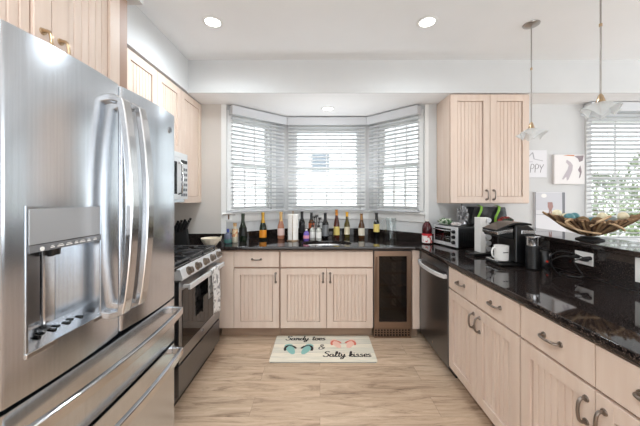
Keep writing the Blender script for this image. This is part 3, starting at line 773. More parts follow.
def pendant(x, y, zs, rz, label):
    t = thing('pendant_light', label, 'pendant light', (x, y, ZC), rz, 'glass pendants over the ledge')
    bm = bmesh.new(); lathe(bm, [(0, -0.022), (0.03, -0.02), (0.055, -0.008), (0.057, -0.001), (0, -0.001)], 32); obj('canopy', bm, M['nickel'], t, smooth=True)
    zt = zs-ZC; bm = bmesh.new(); cyl(bm, (0, 0, -0.02), (0, 0, zt), 0.0045, None, 10); rod = obj('rod', bm, M['nickel'], t, smooth=True)
    bm = bmesh.new(); cyl(bm, (0, 0, zt*0.45-0.008), (0, 0, zt*0.45+0.008), 0.008, None, 12); obj('coupling', bm, M['brass'], rod)
    bm = bmesh.new(); lathe(bm, [(0.005, zt+0.012), (0.012, zt), (0.022, zt-0.035), (0.024, zt-0.045), (0, zt-0.045)], 20); obj('socket_cap', bm, M['brass'], t, smooth=True)
    # folded glass shade, four drooping corners
    bm = bmesh.new(); n = 64; R = 12; rings = []
    for i in range(R+1):
        u = i/R; ring = []
        for k in range(n):
            a = 2*PI*k/n; c4 = 0.5+0.5*math.cos(4*a); rm = 0.054+0.060*c4**1.6
            r = 0.024+(rm-0.024)*u; drop = (0.086-0.048*c4**1.1)*(u**1.0)
            ring.append(bm.verts.new((r*math.cos(a), r*math.sin(a), zt-0.040-drop)))
        rings.append(ring)
    for a_, b_ in zip(rings, rings[1:]):
        for k in range(n): bm.faces.new((a_[k], a_[(k+1) % n], b_[(k+1) % n], b_[k]))
    so = obj('shade', bm, M['frost'], t, smooth=True); md = so.modifiers.new('s', 'SOLIDIFY'); md.thickness = 0.003
    bm = bmesh.new(); lathe(bm, [(0, zt-0.085), (0.012, zt-0.078), (0.014, zt-0.062), (0.008, zt-0.046), (0, zt-0.046)], 16); obj('bulb', bm, M['white'], t, smooth=True)
pendant(1.620, 2.18, 1.955, 0.42, 'frosted glass pendant hanging in front of the wall cabinet')
pendant(1.620, 1.642, 1.975, 0.0, 'frosted glass pendant hanging in front of the dining window, nearer the camera')

# ------------------------------------------------------------ things on the counters
Z = ZG+0.0012
def bottle(x, y, r, h, kind, body, foil, lab, label, lz=(0.22, 0.5), foil_from=0.7, cat='bottle', neck=0.016, grp=None, gloss=0.08, nm='wine_bottle'):
    r *= 0.93
    t = thing(nm, label, cat, (x, y, Z), random.uniform(0, 6), grp)
    if kind == 'burg': prof = [(r*0.9, 0), (r, 0.01), (r, h*0.48), (r*0.86, h*0.56), (r*0.6, h*0.66), (neck, h*0.78), (neck*0.9, h*0.96), (neck*1.1, h*0.965), (neck*1.1, h)]
    elif kind == 'flute': prof = [(r*0.9, 0), (r, 0.01), (r, h*0.45), (r*0.85, h*0.56), (r*0.5, h*0.74), (neck, h*0.85), (neck*0.9, h*0.97), (neck*1.05, h)]
    elif kind == 'champ': prof = [(r*0.9, 0), (r, 0.012), (r, h*0.42), (r*0.9, h*0.5), (r*0.62, h*0.62), (r*0.42, h*0.72), (neck, h*0.88), (neck*1.2, h*0.95), (neck*1.1, h)]
    else: prof = [(r*0.9, 0), (r, 0.01), (r, h*0.60), (r*0.85, h*0.655), (neck*1.2, h*0.72), (neck, h*0.76), (neck*0.95, h*0.96), (neck*1.1, h)]
    bm = bmesh.new(); lathe(bm, prof, 24); obj('glass', bm, body, t, smooth=True)
    def rad(zz):
        for (r0, z0), (r1, z1) in zip(prof, prof[1:]):
            if z0 <= zz <= z1 and z1 > z0: return r0+(r1-r0)*(zz-z0)/(z1-z0)
        return prof[-1][0]
    if foil:
        zs = [h*(foil_from+(1-foil_from)*i/6) for i in range(7)]
        bm = bmesh.new(); lathe(bm, [(rad(z_)+0.0008, z_) for z_ in zs]+[(0, h+0.001)], 24); obj('foil', bm, foil, t, smooth=True)
    if lab:
        bm = bmesh.new(); lathe(bm, [(r+0.0007, h*lz[0]), (r+0.0007, h*lz[1])], 24, close=False); obj('label', bm, lab, t, smooth=True)
    return t
gG = mat('dark_green_glass', (22, 34, 20), 0.06); gB = mat('brown_glass', (84, 52, 26), 0.06); gK = mat('near_black_glass', (12, 12, 14), 0.06)
gR = mat('rose_wine_glass', (186, 126, 100), 0.06); gY = mat('amber_green_glass', (86, 74, 30), 0.06); gN = mat('red_brown_glass', (78, 34, 22), 0.06)
gold = mat('gold_foil', (205, 160, 70), 0.3, 0.7); orange = mat('orange_label', (235, 150, 40), 0.5); cream = mat('cream_label', (232, 220, 190), 0.6)
pink = mat('pale_pink_label', (236, 208, 200), 0.6); yel = mat('yellow_label', (232, 208, 120), 0.6); blackf = mat('black_foil', (18, 18, 20), 0.3)
silv = mat('silver_label', (120, 122, 124), 0.4, 0.3); ambf = mat('amber_foil', (200, 130, 50), 0.4, 0.3); yelf = mat('yellow_foil', (240, 180, 50), 0.4)
BG = 'bottles along the counter under the bay window'
def at(px, Y): return (px-320)/284.44*Y
bottle(at(243, 3.09), 3.09, 0.044, 0.305, 'champ', gG, mat('dark_foil', (40, 52, 36), 0.3), mat('label_dark', (20, 24, 22), 0.4), 'dark green bottle without a bright label, leftmost of the tall bottles', foil_from=0.72, grp=BG)
bottle(at(263, 3.25), 3.25, 0.043, 0.31, 'champ', gG, gold, orange, 'green bottle with gold neck foil and a square orange label', lz=(0.08, 0.36), foil_from=0.62, grp=BG)
bottle(at(281, 3.30), 3.30, 0.043, 0.312, 'champ', gR, mat('rose_gold_foil', (222, 180, 120), 0.3, 0.5), pink, 'pink rosé bottle with gold foil, left of the paper towels', lz=(0.14, 0.40), foil_from=0.66, grp=BG)
bottle(at(302, 3.34), 3.34, 0.038, 0.315, 'bord', gK, blackf, mat('label_black', (30, 28, 30), 0.5), 'black bottle with no pale label, right beside the paper towels', grp=BG)
bottle(at(311.5, 3.42), 3.42, 0.038, 0.30, 'bord', gB, blackf, mat('red_orange_label', (196, 96, 50), 0.5), 'amber bottle with an orange top label, behind the soap dispensers', lz=(0.38, 0.58), grp=BG)
bottle(at(325.3, 3.22), 3.22, 0.040, 0.305, 'bord', gK, blackf, silv, 'black bottle with a grey label, right of the soap dispensers', lz=(0.15, 0.56), grp=BG)
bottle(at(336.6, 3.40), 3.40, 0.038, 0.335, 'flute', gN, ambf, yel, 'slim red brown bottle with amber neck and yellow label', lz=(0.10, 0.40), foil_from=0.8, grp=BG)
bottle(at(347, 3.43), 3.43, 0.036, 0.305, 'burg', gY, yelf, cream, 'olive bottle with a yellow capsule and an oval cream label', lz=(0.12, 0.42), foil_from=0.82, grp=BG)
bottle(at(361.5, 3.36), 3.36, 0.040, 0.290, 'burg', gB, mat('tan_foil', (150, 110, 60), 0.4, 0.3), mat('white_label', (226, 218, 200), 0.6), 'brown bottle with a white label, second tall bottle from the right', lz=(0.12, 0.42), foil_from=0.75, grp=BG)
bottle(at(376.5, 3.40), 3.40, 0.038, 0.295, 'bord', gK, blackf, yel, 'dark bottle with a yellow label, rightmost of the tall bottles', lz=(0.24, 0.56), grp=BG)
# small bottles at the far left
t = bottle(at(228, 2.98), 2.98, 0.042, 0.150, 'bord', mat('teal_glass', (96, 100, 116), 0.05), mat('blue_cap', (38, 60, 140), 0.35), mat('teal_label', (64, 110, 104), 0.4), 'small squat blue and teal bottle with a blue cap, at the far left', lz=(0.05, 0.3), foil_from=0.78, nm='liqueur_bottle', neck=0.014)
t = bottle(at(235, 3.04), 3.04, 0.032, 0.205, 'bord', mat('pale_bottle', (200, 190, 170), 0.1), mat('cork_cap', (190, 150, 100), 0.7), noisy('flower_label', (222, 200, 160), (196, 120, 80), nscale=60, rough=0.6, lo=0.5, hi=0.58), 'small pale bottle with a flowery tan label and cork, beside the blue capped bottle', lz=(0.30, 0.70), foil_from=0.84, nm='spice_bottle', neck=0.018)

# paper towels on a stand
t = thing('paper_towel_holder', 'roll of white paper towels upright on a metal stand', 'paper towels', (at(293, 3.17), 3.17, Z))
bm = bmesh.new(); lathe(bm, [(0.068, 0), (0.068, 0.006), (0.06, 0.010), (0, 0.010)], 28); obj('base', bm, M['brass'], t, smooth=True)
bm = bmesh.new(); cyl(bm, (0, 0, 0.01), (0, 0, 0.315), 0.005); lathe(bm, [(0, 0.31), (0.009, 0.315), (0.009, 0.325), (0, 0.33)], 16); obj('post', bm, M['brass'], t, smooth=True)
bm = bmesh.new(); lathe(bm, [(0.018, 0.012), (0.058, 0.012), (0.058, 0.292), (0.018, 0.292)], 40); obj('paper_roll', bm, M['paper'], t, smooth=True)
bm = bmesh.new(); tube(bm, [(0.0, -0.060, 0.01), (0.0, -0.0625, 0.03), (0.0, -0.0625, 0.29)], 0.003, 8); obj('tension_arm', bm, M['brass'], t, smooth=True)

# purple dish soap
t = thing('dish_soap_bottle', 'small purple dish soap bottle beside the paper towels', 'soap bottle', (at(306.3, 3.16), 3.16, Z))
bm = bmesh.new(); lathe(bm, [(0.028, 0), (0.032, 0.008), (0.032, 0.07), (0.024, 0.095), (0.012, 0.105), (0.012, 0.112)], 20, sy=0.6); obj('bottle', bm, mat('purple_soap', (112, 92, 176), 0.15), t, smooth=True)
bm = bmesh.new(); lathe(bm, [(0.014, 0.112), (0.014, 0.128), (0.006, 0.132), (0, 0.132)], 16); obj('cap', bm, M['white'], t, smooth=True)
bm = bmesh.new(); lathe(bm, [(0.0328, 0.025), (0.0328, 0.06)], 20, sy=0.62, close=False); obj('label', bm, mat('soap_label', (226, 150, 170), 0.5), t)
# two soap dispensers
for i, (px, Y) in enumerate(((312.6, 3.20), (318.7, 3.17))):
    t = thing('soap_dispenser', ('clear soap dispenser with white label and black pump, left of the pair by the sink', 'clear soap dispenser with white label and black pump, right of the pair by the sink')[i], 'soap dispenser', (at(px, Y), Y, Z), 0.4 if i else -0.5, 'soap dispensers by the sink')
    bm = bmesh.new(); lathe(bm, [(0.028, 0), (0.031, 0.006), (0.031, 0.115), (0.022, 0.132), (0.014, 0.138), (0.014, 0.15)], 20); obj('bottle', bm, mat('soap_clear', (214, 214, 206), 0.08, Transmission_Weight=0.3), t, smooth=True)
    bm = bmesh.new(); lathe(bm, [(0.0315, 0.03), (0.0315, 0.095)], 20, close=False); obj('label', bm, M['white'], t, smooth=True)
    bm = bmesh.new(); lathe(bm, [(0.017, 0.15), (0.017, 0.168), (0.005, 0.172), (0.005, 0.20), (0.012, 0.202), (0.012, 0.21), (0, 0.212)], 16)
    tube(bm, [(0, 0, 0.205), (0.03, -0.01, 0.207), (0.045, -0.015, 0.198)], 0.005, 8); obj('pump', bm, M['black'], t, smooth=True)
# black wire scrub brushes in a glass behind
t = thing('brush_cup', 'glass cup holding dark dish brushes, behind the soap dispensers', 'cup', (at(317, 3.29), 3.29, Z))
bm = bmesh.new(); lathe(bm, [(0.030, 0), (0.034, 0.12), (0.031, 0.12), (0.027, 0.006), (0, 0.006)], 24, close=False); obj('cup', bm, M['clear'], t, smooth=True)
for k in range(3):
    a = k*2.1+0.4; c, s_ = math.cos(a), math.sin(a); bm = bmesh.new()
    tip = Vector((c*0.035, s_*0.02, 0.235+0.015*k)); tube(bm, [(c*0.01, s_*0.01, 0.01), tip], 0.004, 8)
    for j in range(26):
        th = j*2.4; ph = 0.4+1.2*j/26; d = Vector((math.cos(th)*math.sin(ph*1.6), math.sin(th)*math.sin(ph*1.6), math.cos(ph*1.6)))
        tube(bm, [tip, tip+d*0.026], 0.0016, 4)
    obj('brush', bm, M['blackm'], t)

# pitcher
t = thing('glass_pitcher', 'clear glass pitcher with a loop handle, right of the wine bottles', 'pitcher', (at(391, 3.22), 3.22, Z))
bm = bmesh.new(); lathe(bm, [(0.054, 0), (0.060, 0.01), (0.060, 0.09), (0.052, 0.17), (0.058, 0.25), (0.0555, 0.25), (0.0495, 0.17), (0.057, 0.09), (0.056, 0.018), (0, 0.014)], 32); obj('jug', bm, M['clear'], t, smooth=True)
bm = bmesh.new(); tube(bm, smoothpts([(-0.056, 0, 0.232), (-0.085, 0, 0.235), (-0.105, 0, 0.18), (-0.09, 0, 0.11), (-0.0615, 0, 0.08)], 4), 0.007, 10); obj('handle', bm, M['clear'], t, smooth=True)
bm = bmesh.new(); lathe(bm, [(0.0555, 0.02), (0.0555, 0.045), (0, 0.045)], 28); obj('water', bm, M['clear'], t, smooth=True)

# juice bottle
t = thing('juice_bottle', 'large dark red juice bottle with a red and white label', 'juice bottle', (at(427, 2.96), 2.96, Z), 0.2)
bm = bmesh.new(); lathe(bm, [(0.050, 0), (0.056, 0.01), (0.056, 0.045), (0.054, 0.05), (0.054, 0.12), (0.056, 0.125), (0.057, 0.15), (0.052, 0.185), (0.036, 0.212), (0.020, 0.225), (0.020, 0.235)], 28); obj('bottle', bm, mat('cranberry', (66, 14, 22), 0.12), t, smooth=True)
bm = bmesh.new(); lathe(bm, [(0.0575, 0.012), (0.0575, 0.085)], 28, close=False); obj('label', bm, noisy('juice_label', (240, 232, 228), (206, 60, 52), nscale=26, rough=0.5, lo=0.54, hi=0.58), t, smooth=True)
bm = bmesh.new(); lathe(bm, [(0.0578, 0.085), (0.0578, 0.108)], 28, close=False); obj('label_band', bm, mat('label_red', (196, 36, 44), 0.5), t, smooth=True)
bm = bmesh.new(); lathe(bm, [(0.022, 0.232), (0.022, 0.25), (0, 0.252)], 20); obj('cap', bm, M['white'], t, smooth=True)

t.scale = (0.88, 0.88, 1)
# toaster oven in the corner, facing the aisle
tx, ty_ = 1.185, 2.965
to = thing('toaster_oven', 'black and stainless toaster oven in the corner under the wall cabinet', 'toaster oven', (tx, ty_, Z), -PI/2+math.radians(14.8))
TW, TD, TH = 0.34, 0.30, 0.200
obj('body', B((0, TW, 0.012, TD, 0.012, TH)), M['black'], to, bevel=0.008)
fp = bmesh.new()
for b in ((0, 0.02, 0.012, TH), (0.255, TW, 0.012, TH), (0.02, 0.255, 0.012, 0.045), (0.02, 0.255, 0.178, TH)): box(fp, b[0], b[1], 0.0, 0.0115, b[2], b[3])
obj('front_frame', fp, M['mwsteel'], to)
dd = obj('glass_door', B((0.0205, 0.2545, 0.0, 0.011, 0.0455, 0.1775)), M['bglass'], to, bevel=0.001)
hb = bmesh.new(); tube(hb, [(0.03, 0.0, 0.16), (0.03, -0.025, 0.16), (0.245, -0.025, 0.16), (0.245, 0.0, 0.16)], 0.006, 8); obj('handle', hb, M['steelh'], dd, smooth=True)
rk = bmesh.new()
for z in (0.08, 0.10): tube(rk, [(0.03, -0.001, z), (0.245, -0.001, z)], 0.0018, 6)
obj('rack', rk, M['steelh'], dd)
for z in (0.155, 0.105, 0.055):
    kb = bmesh.new(); cyl(kb, (0.298, -0.0005, z), (0.298, -0.02, z), 0.018, 0.015, 24); ko = obj('knob', kb, M['black'], to, smooth=True)
    kb = bmesh.new(); box(kb, 0.2965, 0.2995, -0.0225, -0.0205, z-0.013, z+0.013); obj('knob_mark', kb, M['steelh'], ko)
for (x, y) in ((0.03, 0.04), (TW-0.03, 0.04), (0.03, TD-0.03), (TW-0.03, TD-0.03)):
    fb = bmesh.new(); cyl(fb, (x, y, 0), (x, y, 0.012), 0.012, None, 12); obj('foot', fb, M['blackm'], to)
sl = bmesh.new()
for i in range(9): box(sl, TW+0.0002, TW+0.0015, 0.05+i*0.026, 0.062+i*0.026, 0.07, 0.15)
obj('side_vent', sl, M['blackm'], to)

def crumple(bm, c, sx, sy, sz, amp=0.35, f=9, sub=3, seed=0):
    r = bmesh.ops.create_icosphere(bm, subdivisions=sub, radius=1)
    for v in r['verts']:
        n_ = noise.noise(v.co*f*0.3+Vector((seed, 0, 0)))+0.5*noise.noise(v.co*f*0.8+Vector((0, seed, 0)))
        k = 1+amp*n_; v.co = Vector((c[0]+v.co.x*sx*k, c[1]+v.co.y*sy*k, c[2]+max(-1, v.co.z*k)*sz))
    return bm
ZTO = Z+TH+0.0015
o = obj('snack_bag', crumple(bmesh.new(), (0, 0, 0.032), 0.055, 0.06, 0.031, 0.6, 12, 4, 3), noisy('green_bag', (214, 220, 206), (66, 118, 62), nscale=28, rough=0.3, lo=0.45, hi=0.55)); o.location = (1.29, 2.93, ZTO)
tag(o, 'crumpled green and white snack bag on the back of the toaster oven', 'bag')
o = obj('plastic_wrap', crumple(bmesh.new(), (0, 0, 0.018), 0.045, 0.04, 0.017, 0.6, 12, 3, 8), noisy('clear_wrap', (200, 190, 186), (236, 232, 230), nscale=40, rough=0.15)); o.location = (1.325, 2.77, ZTO)
tag(o, 'small crinkled clear wrapper on the front of the toaster oven', 'wrapper')
o = obj('foil_bag', crumple(bmesh.new(), (0, 0, 0.088), 0.040, 0.045, 0.086, 0.8, 14, 4, 5), noisy('crinkled_foil', (196, 196, 198), (120, 120, 122), nscale=30, rough=0.25, metal=0.6, bump=0.8)); o.location = (1.44, 2.87, ZTO)
tag(o, 'crinkled silvery plastic bag standing left of the black tote', 'bag')
# black tote with green straps, resting on toaster oven and ledge
t = thing('tote_bag', 'black tote bag with two lime green straps, under the wall cabinet', 'bag', (1.70, 2.90, 1.1175), 0)
bm = bmesh.new(); box(bm, -0.185, 0.17, -0.06, 0.07, 0.0, 0.175); bmesh.ops.subdivide_edges(bm, edges=bm.edges, cuts=7, use_grid_fill=True)
for v in bm.verts:
    k = 0.010*noise.noise(v.co*14); v.co += Vector((k, k*1.5, k if v.co.z > 0.03 else 0)); v.co.x *= 1-0.12*(v.co.z/0.175)**2
tb = obj('bag_body', bm, noisy('tote_black', (7, 7, 8), (18, 18, 20), nscale=12, rough=0.35), t, smooth=True)
for x in (-0.115, 0.06):
    bm = bmesh.new(); strap(bm, smoothpts([(x-0.015, -0.078, 0.01), (x-0.02, -0.081, 0.07), (x+0.01, -0.081, 0.14), (x+0.02, -0.07, 0.182), (x+0.01, -0.02, 0.197)], 4), (0.012, 0, 0), 0.003)
    obj('strap', bm, mat('lime', (134, 186, 62), 0.6) if x < 0 else bpy.data.materials['lime'], t)
o = obj('colorful_pouch', crumple(bmesh.new(), (0, 0, 0.042), 0.07, 0.035, 0.04, 0.45, 10, 4, 2), noisy('pouch', (26, 50, 32), (150, 24, 26), scale=(1, 1, 3), nscale=9, rough=0.35, lo=0.5, hi=0.56)); o.location = (1.80, 2.76, 1.1175)
tag(o, 'small crumpled dark green and red pouch in front of the black tote', 'pouch')

# coffee pod tower
t = thing('coffee_pod_rack', 'upright white rack of silver coffee pods on a black base', 'coffee pod rack', (1.355, 2.37, Z), 0.0)
obj('base', B((-0.11, 0.085, -0.075, 0.075, 0, 0.024)), M['black'], t, bevel=0.004)
obj('column', B((-0.042, 0.004, -0.040, 0.05, 0.0245, 0.312)), M['white'], t, bevel=0.003)
for k in range(6):
    bm = bmesh.new(); z = 0.057+k*0.047; p = Vector((0.027, -0.012, z))
    tube(bm, [p, p+Vector((0, -0.03, 0)), p+Vector((0, -0.034, 0))], [0.015, 0.0195, 0.0195], 18); obj('pod', bm, M['mwsteel'], t, smooth=True)
obj('pod_rail', B((0.0055, 0.046, -0.008, 0.045, 0.0245, 0.312)), M['white'], t, bevel=0.002)

# coffee maker facing left toward the aisle
t = thing('coffee_maker', 'black single cup coffee maker with silver lid trim and a mug on its tray', 'coffee maker', (1.238, 2.06, Z), -PI/2)
t.scale = (1, 0.86, 1)
# local: x toward camera, y away from aisle; build centred x in -0.11..0.11
def rbox(x0, x1, y0, y1, z0, z1): return B((x0, x1, y0, y1, z0, z1))
obj('base', rbox(-0.095, 0.095, 0.012, 0.29, 0.0, 0.022), M['black'], t, bevel=0.008)
obj('drip_tray', rbox(-0.07, 0.07, 0.0, 0.11, 0.023, 0.036), M['steelh'], t, bevel=0.004)
bm = bmesh.new(); pf = [(0.125, 0.023), (0.285, 0.023), (0.285, 0.255), (0.235, 0.285), (0.125, 0.285)]
a = [bm.verts.new((-0.10, y, z)) for y, z in pf]; b = [bm.verts.new((0.10, y, z)) for y, z in pf]
bm.faces.new(a); bm.faces.new(b[::-1]); [bm.faces.new((a[i], b[i], b[(i+1) % 5], a[(i+1) % 5])) for i in range(5)]
obj('body', bm, M['black'], t, bevel=0.012, seg=3)
bm = bmesh.new(); pf = [(-0.005, 0.205), (0.124, 0.185), (0.124, 0.272), (0.03, 0.262), (-0.005, 0.245)]
a = [bm.verts.new((-0.085, y, z)) for y, z in pf]; b = [bm.verts.new((0.085, y, z)) for y, z in pf]
bm.faces.new(a); bm.faces.new(b[::-1]); [bm.faces.new((a[i], b[i], b[(i+1) % 5], a[(i+1) % 5])) for i in range(5)]
obj('brew_head', bm, M['black'], t, bevel=0.008)
bm = bmesh.new(); strap(bm, smoothpts([(0, -0.015, 0.245), (0, 0.05, 0.270), (0, 0.12, 0.292), (0, 0.20, 0.297), (0, 0.27, 0.288)], 4), (0.088, 0, 0), 0.014)
obj('lid', bm, mat('lid_dark', (16, 16, 17), 0.3, 0.0), t, bevel=0.004, label='dark metallic lid')
bm = bmesh.new(); strap(bm, smoothpts([(0, -0.012, 0.228), (0, 0.05, 0.240), (0, 0.115, 0.246)], 4), (0.092, 0, 0), 0.022); obj('trim_band', bm, M['steelh'], t, bevel=0.002, label='bright silver band')
bm = bmesh.new(); box(bm, -0.075, 0.102, 0.175, 0.287, 0.225, 0.252); obj('reservoir_rim', bm, M['steelh'], t, bevel=0.003)
# mug
t = thing('coffee_mug', 'white mug with dark lettering standing on the coffee maker tray', 'mug', (1.275, 2.00, Z+0.0375), 0)
t.scale = (1.06, 1.06, 1.04)
bm = bmesh.new(); lathe(bm, [(0.036, 0), (0.041, 0.004), (0.044, 0.10), (0.041, 0.10), (0.038, 0.008), (0, 0.008)], 32, close=False); bmesh.ops.holes_fill(bm, edges=bm.edges)
mb = obj('cup', bm, M['white'], t, smooth=True)
bm = bmesh.new(); tube(bm, smoothpts([(-0.040, -0.004, 0.082), (-0.058, -0.008, 0.085), (-0.070, -0.012, 0.06), (-0.062, -0.010, 0.028), (-0.039, -0.004, 0.020)], 4), 0.0055, 10); obj('handle', bm, M['white'], t, smooth=True)

# stroke letters (unit box, baseline 0, x height .5)
GL = {
 'S': ([[(0.55, 0.85), (0.40, 1.0), (0.15, 0.92), (0.12, 0.70), (0.40, 0.50), (0.50, 0.25), (0.32, 0.0), (0.05, 0.05), (-0.02, 0.22)]], 0.62),
 'a': ([[(0.38, 0.40), (0.22, 0.50), (0.05, 0.35), (0.05, 0.10), (0.18, 0.0), (0.34, 0.12), (0.38, 0.45), (0.38, 0.1), (0.50, 0.02), (0.58, 0.12)]], 0.54),
 'n': ([[(0.0, 0.40), (0.08, 0.5), (0.10, 0.0)], [(0.10, 0.25), (0.22, 0.48), (0.34, 0.42), (0.36, 0.08), (0.46, 0.0), (0.54, 0.12)]], 0.52),
 'd': ([[(0.38, 0.38), (0.22, 0.50), (0.05, 0.35), (0.05, 0.10), (0.18, 0.0), (0.34, 0.12), (0.42, 0.55), (0.46, 1.0)], [(0.44, 0.9), (0.40, 0.12), (0.50, 0.0), (0.60, 0.12)]], 0.56),
 'y': ([[(0.0, 0.45), (0.06, 0.48), (0.08, 0.15), (0.20, 0.05), (0.34, 0.2), (0.38, 0.5)], [(0.38, 0.5), (0.34, 0.0), (0.25, -0.35), (0.08, -0.42), (0.05, -0.2), (0.35, 0.0), (0.55, 0.12)]], 0.54),
 't': ([[(0.18, 0.85), (0.12, 0.2), (0.20, 0.0), (0.34, 0.1)], [(-0.02, 0.58), (0.36, 0.62)]], 0.34),
 'o': ([[(0.22, 0.5), (0.05, 0.35), (0.06, 0.08), (0.22, 0.0), (0.38, 0.15), (0.36, 0.40), (0.22, 0.5), (0.40, 0.40), (0.52, 0.45)]], 0.50),
 'e': ([[(0.05, 0.22), (0.28, 0.28), (0.32, 0.44), (0.18, 0.52), (0.05, 0.35), (0.06, 0.08), (0.20, 0.0), (0.40, 0.12)]], 0.40),
 's': ([[(0.30, 0.42), (0.18, 0.52), (0.06, 0.40), (0.26, 0.20), (0.24, 0.04), (0.08, 0.0), (0.0, 0.08)], [(0.24, 0.04), (0.42, 0.12)]], 0.42),
 'l': ([[(0.0, 0.10), (0.22, 0.60), (0.24, 0.95), (0.12, 0.95), (0.10, 0.2), (0.20, 0.0), (0.34, 0.12)]], 0.32),
 'k': ([[(0.0, 0.10), (0.20, 0.65), (0.20, 0.98), (0.10, 0.92), (0.08, 0.0)], [(0.08, 0.25), (0.28, 0.50), (0.34, 0.38), (0.14, 0.26), (0.30, 0.02), (0.46, 0.12)]], 0.46),
 'i': ([[(0.06, 0.48), (0.06, 0.10), (0.14, 0.0), (0.26, 0.12)], [(0.07, 0.66), (0.09, 0.72)]], 0.26),
 '&': ([[(0.62, 0.1), (0.40, 0.35), (0.15, 0.75), (0.25, 0.98), (0.42, 0.85), (0.30, 0.58), (0.05, 0.35), (0.08, 0.05), (0.32, 0.0), (0.52, 0.22), (0.58, 0.45)]], 0.70),
 ' ': ([], 0.35),
 'H': ([[(0.05, 1.0), (0.05, 0.0)], [(0.45, 1.0), (0.45, 0.0)], [(0.05, 0.5), (0.45, 0.5)]], 0.62),
 'A': ([[(0.0, 0.0), (0.25, 1.0), (0.5, 0.0)], [(0.1, 0.35), (0.4, 0.35)]], 0.62),
 'P': ([[(0.05, 0.0), (0.08, 1.0), (0.38, 0.98), (0.46, 0.72), (0.30, 0.50), (0.07, 0.5)]], 0.58),
 'Y': ([[(0.0, 1.0), (0.24, 0.5)], [(0.5, 1.0), (0.24, 0.5), (0.15, 0.0)]], 0.55),
}
def write(text, h, pen, place, x0=0, y0=0, slant=0.15, hh=0.0008, sm=True):
    bm = bmesh.new(); x = x0
    for ch in text:
        strokes, adv = GL[ch]
        for st in strokes:
            pts = [(q.x, q.y) for q in smoothpts(st, 4)] if sm and len(st) > 2 else st
            ribbon(bm, [(x+(p[0]+slant*p[1])*h, y0+p[1]*h) for p in pts], pen, place, hh)
        x += adv*h
    return bm, x
# lettering on the mug: a short dark word curving round the front
bm = bmesh.new()
def mugp(x, z, h): 
    a = -PI/2+x/0.043; r = 0.0432+h; return (r*math.cos(a), r*math.sin(a), z)
for k in range(7):
    x = -0.015+k*0.0055; ribbon(bm, [(x, 0.055), (x+0.001, 0.061), (x+0.0035, 0.061), (x+0.0042, 0.055)], 0.0014, mugp)
obj('lettering', bm, M['blackm'], mb)

# ribbed canister
t = thing('travel_tumbler', 'black ribbed tumbler with a silver top beside the coffee maker', 'tumbler', (1.42, 1.90, Z), 0)
prof = [(0.036, 0)]
for k in range(13): z = 0.006+k*0.0115; prof += [(0.0385, z), (0.040, z+0.004), (0.0385, z+0.0085)]
bm = bmesh.new(); lathe(bm, prof+[(0.036, 0.158), (0, 0.158)], 28); obj('cup', bm, M['black'], t, smooth=True)
bm = bmesh.new(); lathe(bm, [(0.039, 0.159), (0.040, 0.205), (0.043, 0.209), (0.043, 0.217), (0, 0.218)], 28); obj('lid', bm, M['steelh'], t, smooth=True)
# small black round appliance with cord
t = thing('milk_frother', 'small round black appliance with a red light, right of the tumbler', 'appliance', (1.545, 1.97, Z), 0)
bm = bmesh.new(); lathe(bm, [(0.046, 0), (0.049, 0.01), (0.047, 0.10), (0.038, 0.115), (0, 0.118)], 28); obj('body', bm, M['black'], t, smooth=True)
bm = bmesh.new(); cyl(bm, (-0.012, -0.0475, 0.045), (-0.0125, -0.052, 0.045), 0.007, None, 12); obj('indicator', bm, mat('red_light', (225, 60, 35), 0.4), t)
bm = bmesh.new(); tube(bm, smoothpts([(0.02, -0.050, 0.05), (0.0, -0.054, 0.09), (0.03, -0.048, 0.102), (0.044, -0.03, 0.09)], 4), 0.002, 6); obj('wire_handle', bm, M['steelh'], t, smooth=True)

# outlets on the granite riser (riser face x = 1.61)
def outlet(y0, y1, z0, z1, label, horiz=True):
    t = thing('wall_outlet', label, 'outlet', (1.609, (y0+y1)/2, (z0+z1)/2), 0, 'outlets on the granite riser')
    a, b = (y1-y0)/2, (z1-z0)/2
    po = obj('cover_plate', B((-0.006, 0, -a, a, -b, b)), M['white'], t, bevel=0.0015)
    for s in (-1, 1):
        c = (s*0.03, 0) if horiz else (0, s*0.03)
        so = obj('socket', B((-0.008, -0.0062, c[0]-0.016, c[0]+0.016, c[1]-0.016, c[1]+0.016)), M['trimw'], po, bevel=0.0008)
        bm = bmesh.new()
        for d in (-0.006, 0.006): box(bm, -0.0085, -0.0081, c[0]+d-0.001, c[0]+d+0.001, c[1]-0.005, c[1]+0.005)
        obj('slot', bm, M['gap'], so)
outlet(1.672, 1.790, 0.981, 1.058, 'white horizontal outlet with black plugs on the granite riser')
outlet(1.370, 1.448, 0.960, 1.085, 'white vertical outlet on the riser at the right edge', False)
# cords
def cord(pts, label, plug_at):
    t = thing('power_cord', label, 'cord', (0, 0, 0), 0, 'black cords plugged into the riser outlet')
    bm = bmesh.new(); tube(bm, smoothpts(pts, 6), 0.0032, 8); obj('cable', bm, M['black'], t, smooth=True)
    bm = bmesh.new(); p = Vector(plug_at)
    tube(bm, [p, p+Vector((-0.012, 0, 0)), p+Vector((-0.028, 0.008, -0.001)), p+Vector((-0.036, 0.016, -0.002))], [0.012, 0.012, 0.009, 0.005], 12); obj('plug', bm, M['black'], t, smooth=True)
cord([(1.566, 1.778, 1.020), (1.54, 1.80, 1.018), (1.51, 1.83, 0.995), (1.48, 1.85, 0.955), (1.47, 1.86, 0.925), (1.45, 1.80, 0.9165)], 'middle black cord looping from the outlet toward the coffee maker', (1.6005, 1.762, 1.0225))
cord([(1.575, 1.700, 1.028), (1.56, 1.76, 1.045), (1.54, 1.84, 1.04), (1.50, 1.86, 0.99), (1.47, 1.78, 0.935), (1.46, 1.72, 0.9165)], 'black cord arching highest over the others from the right end of the outlet', (1.6005, 1.684, 1.0275))
